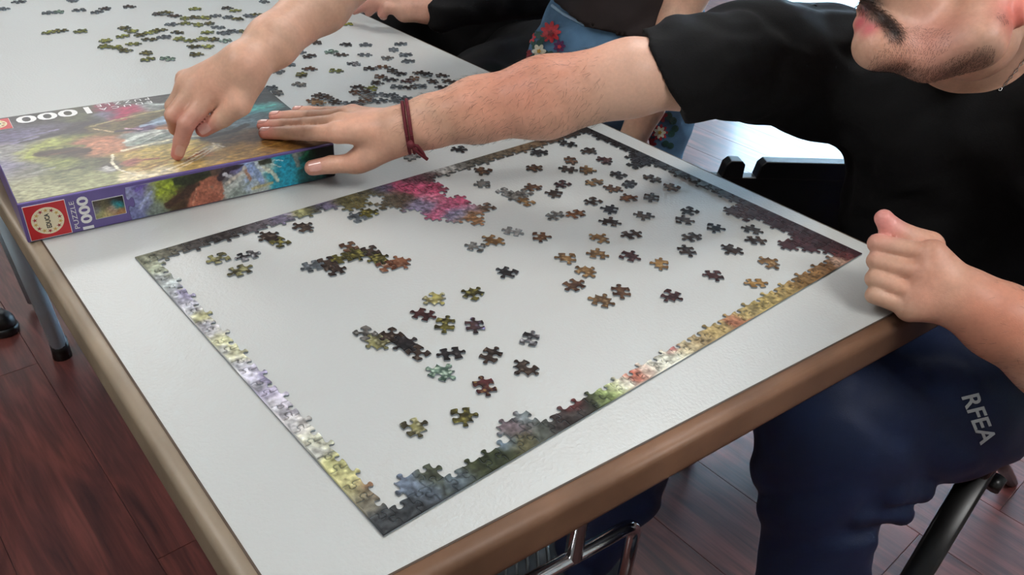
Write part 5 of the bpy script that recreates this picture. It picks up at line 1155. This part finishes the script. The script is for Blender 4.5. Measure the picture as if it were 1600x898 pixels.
# a second one, folded flat and leaning near the table: local x along its width, z up, y towards the camera side is -
def folded_chair(c, e0, label, w_=.34, top=.665):
    rz = math.atan2(e0[1], e0[0]); r_ = empty('folding_chair', (c[0], c[1], 0), rz, label=label, cat='chair')
    q = MB(); z0, z1, z2 = top - .30, top - .030, top
    q.prism([(.0, z0), (w_, z0), (w_, z1 - .006), (w_ - .01, z1), (.012, z1), (0, z1 - .012)], -.012, .012, Matrix.Rotation(math.pi / 2, 4, 'X'))
    q.build('backrest', M_blk, r_, world=False, bevel=.003)
    q = MB()
    for xa, xb in ((.026, .064), (.088, w_ - .02)):
        q.prism([(xa, z1 - .002), (xb, z1 - .002), (xb, z2 - .006), (xb - .006, z2), (xa + .012, z2), (xa + .004, z2 - .008)], -.012, .012, Matrix.Rotation(math.pi / 2, 4, 'X'))
    q.build('notched_top_rail', M_blk, r_, world=False, bevel=.002)
    q = MB(); q.prism([(.03, .10), (w_ - .03, .10), (w_ - .02, .34), (.02, .34)], .018, .04, Matrix.Rotation(math.pi / 2, 4, 'X')); q.build('seat', M_blk, r_, world=False, bevel=.004)
    for x_ in (.012, w_ - .012):
        q = MB(); q.tube([(x_, .026, 0.0), (x_, .026, top - .06)], .011, 10); q.build('leg', M_met, r_, smooth=True, world=False)
        q = MB(); q.tube([(x_ + (.022 if x_ < .1 else -.022), -.056, 0.0), (x_ + (.022 if x_ < .1 else -.022), -.046, .36)], .010, 10); q.build('leg', M_met, r_, smooth=True, world=False)
    return r_
ec = Q(1245, 250, .665) - Q(1133, 247, .665); ec[2] = 0; ec /= np.linalg.norm(ec); e00 = Q(1133, 247, .665) - ec * .030
folded_chair(e00, ec, 'folded black plastic chair with a notched top between the man and the woman')
ch3 = chair((1.16, 1.20), 0, 'black chair under the person in black at the far table edge', notch=False, top=.82, w_=.52, sz=-.03)
# ------------------------------------------------------------------ eyes of the faces above the frame
M_eye = mat_plain('eye_white', (226, 220, 214), .15, noise=(60, .02)); M_iris = mat_plain('brown_iris', (60, 38, 26), .1, noise=(200, .2))
def eyes(par, c, fwd, lat, upv, sep=.031, r=.0108):
    fwd = A(*fwd); fwd = fwd / np.linalg.norm(fwd); lat = A(*lat); lat = lat / np.linalg.norm(lat)
    for s_ in (-1, 1):
        e = A(*c) + lat * sep * s_
        surf_mesh('eye', ell(e, (r, r, r)), e - .02, e + .02, .003, M_eye, par)
        surf_mesh('iris', ell(e + fwd * (r * .62), (r * .5, r * .5, r * .5)), e - .02, e + .02, .002, M_iris, par)
        q = MB(); b0 = e + A(*upv) * .020 + fwd * .008
        q.tube([tuple(b0 - lat * .015 - A(*upv) * .003), tuple(b0 + A(*upv) * .002), tuple(b0 + lat * .015 - A(*upv) * .003)], [.002, .0035, .002], 6); q.build('eyebrow', M_hair, par, smooth=True)
eyes(WOM, hdW + A(-.070, 0, .012), (-1, 0, -.2), (0, 1, 0), (0, 0, 1))
eyes(THI, hT + A(-.077, 0, .012), (-1, 0, -.2), (0, 1, 0), (0, 0, 1))
latM = P(1372, -120, .835) - P(1396, -112, .775); upM = P(1375, -120, .80) - P(1352, -38, .80); upM /= np.linalg.norm(upM)
eyes(MAN, P(1384, -112, .802), np.cross(latM, upM) * np.sign(np.cross(latM, upM) @ fwdH), latM, upM, sep=.030)
# ------------------------------------------------------------------ foot at the far left under the table
a0 = Q(-10, 440, .08) + A(-.12, .06, 0); gx, gy = a0[0], a0[1]
LF = empty('person', (gx, gy, 0), label='person in black standing off the far left table side, only a dark shoe visible', cat='person')
def G(x, y, z): return A(gx + x, gy + y, z)
nd = ('U', .04, [chain([G(-.02, .02, .09), G(-.05, .06, .50), G(-.08, .08, .90)], [.052, .068, .095], .03), chain([G(-.12, .30, .09), G(-.12, .28, .50), G(-.10, .26, .90)], [.052, .068, .095], .03), cone(G(-.09, .10, .93), G(-.10, .25, .93), .12, .12)])
nd = ('I', ('N', nd, folds(14, .006, 9)), half((0, 0, .06), (0, 0, -1)))
surf_mesh('trousers', nd, G(-.4, -.25, .03), G(.2, .6, 1.1), .009, M_tee, LF)
swL = ('U', .05, [cone(G(-.09, .175, 1.0), G(-.10, .175, 1.38), .135, .13), cone(G(-.10, .02, 1.43), G(-.10, .34, 1.43), .065, .065), chain([G(-.10, .01, 1.42), G(-.12, -.06, 1.15), G(-.05, -.05, .93)], [.062, .05, .042], .02), chain([G(-.10, .35, 1.42), G(-.12, .42, 1.15), G(-.05, .40, .93)], [.062, .05, .042], .02)])
surf_mesh('sweater', ('N', swL, folds(12, .007, 19)), G(-.4, -.25, .85), G(.2, .65, 1.6), .009, M_tee, LF)
hL_ = G(-.08, .175, 1.68)
hn = ('U', .03, [ell(hL_, (.088, .078, .112)), cone(hL_ + A(.05, 0, -.075), hL_, .035, .06), cone(G(-.10, .175, 1.46), hL_ + A(-.02, 0, -.05), .056, .052)])
hn = ('U', .006, [hn, cone(hL_ + A(.095, 0, -.03), hL_ + A(.082, 0, .015), .013, .008), chain([hL_ + A(.08, -.02, -.068), hL_ + A(.09, 0, -.069), hL_ + A(.08, .02, -.068)], [.005, .007, .005])])
def hng(c): return ('F', .008, cone(c, c + A(.01, 0, -.08), .022, .024), [fing([c + A(.012 + t, .0, -.08), c + A(.016 + t, .005, -.12), c + A(.006 + t, .01, -.15)], [.0105, .0095, .008]) for t in (-.026, -.009, .009, .026)] + [fing([c + A(.02, .0, -.03), c + A(.035, .01, -.07), c + A(.03, .015, -.09)], [.013, .011, .009])])
surf_mesh('body', ('U', .01, [hn, hng(G(-.05, -.05, .93)), hng(G(-.05, .40, .93))]), G(-.4, -.25, .70), G(.2, .65, 1.85), .0045, M_skin, LF, skin_col((196, 148, 128), [], 12))
surf_mesh('hair', ('D', ('N', ell(hL_ + A(-.025, 0, .03), (.100, .094, .115)), folds(50, .004, 8)), ell(hL_ + A(.10, 0, -.05), (.085, .10, .10))), hL_ - .2, hL_ + .2, .007, M_hair, LF)
eyes(LF, hL_ + A(.078, 0, .012), (1, 0, -.2), (0, 1, 0), (0, 0, 1))
shoe(LF, G(-.02, .0, 0), G(.10, -.16, 0), M_blk, M_blk); shoe(LF, G(-.13, .31, 0), G(.06, .28, 0), M_blk, M_blk)
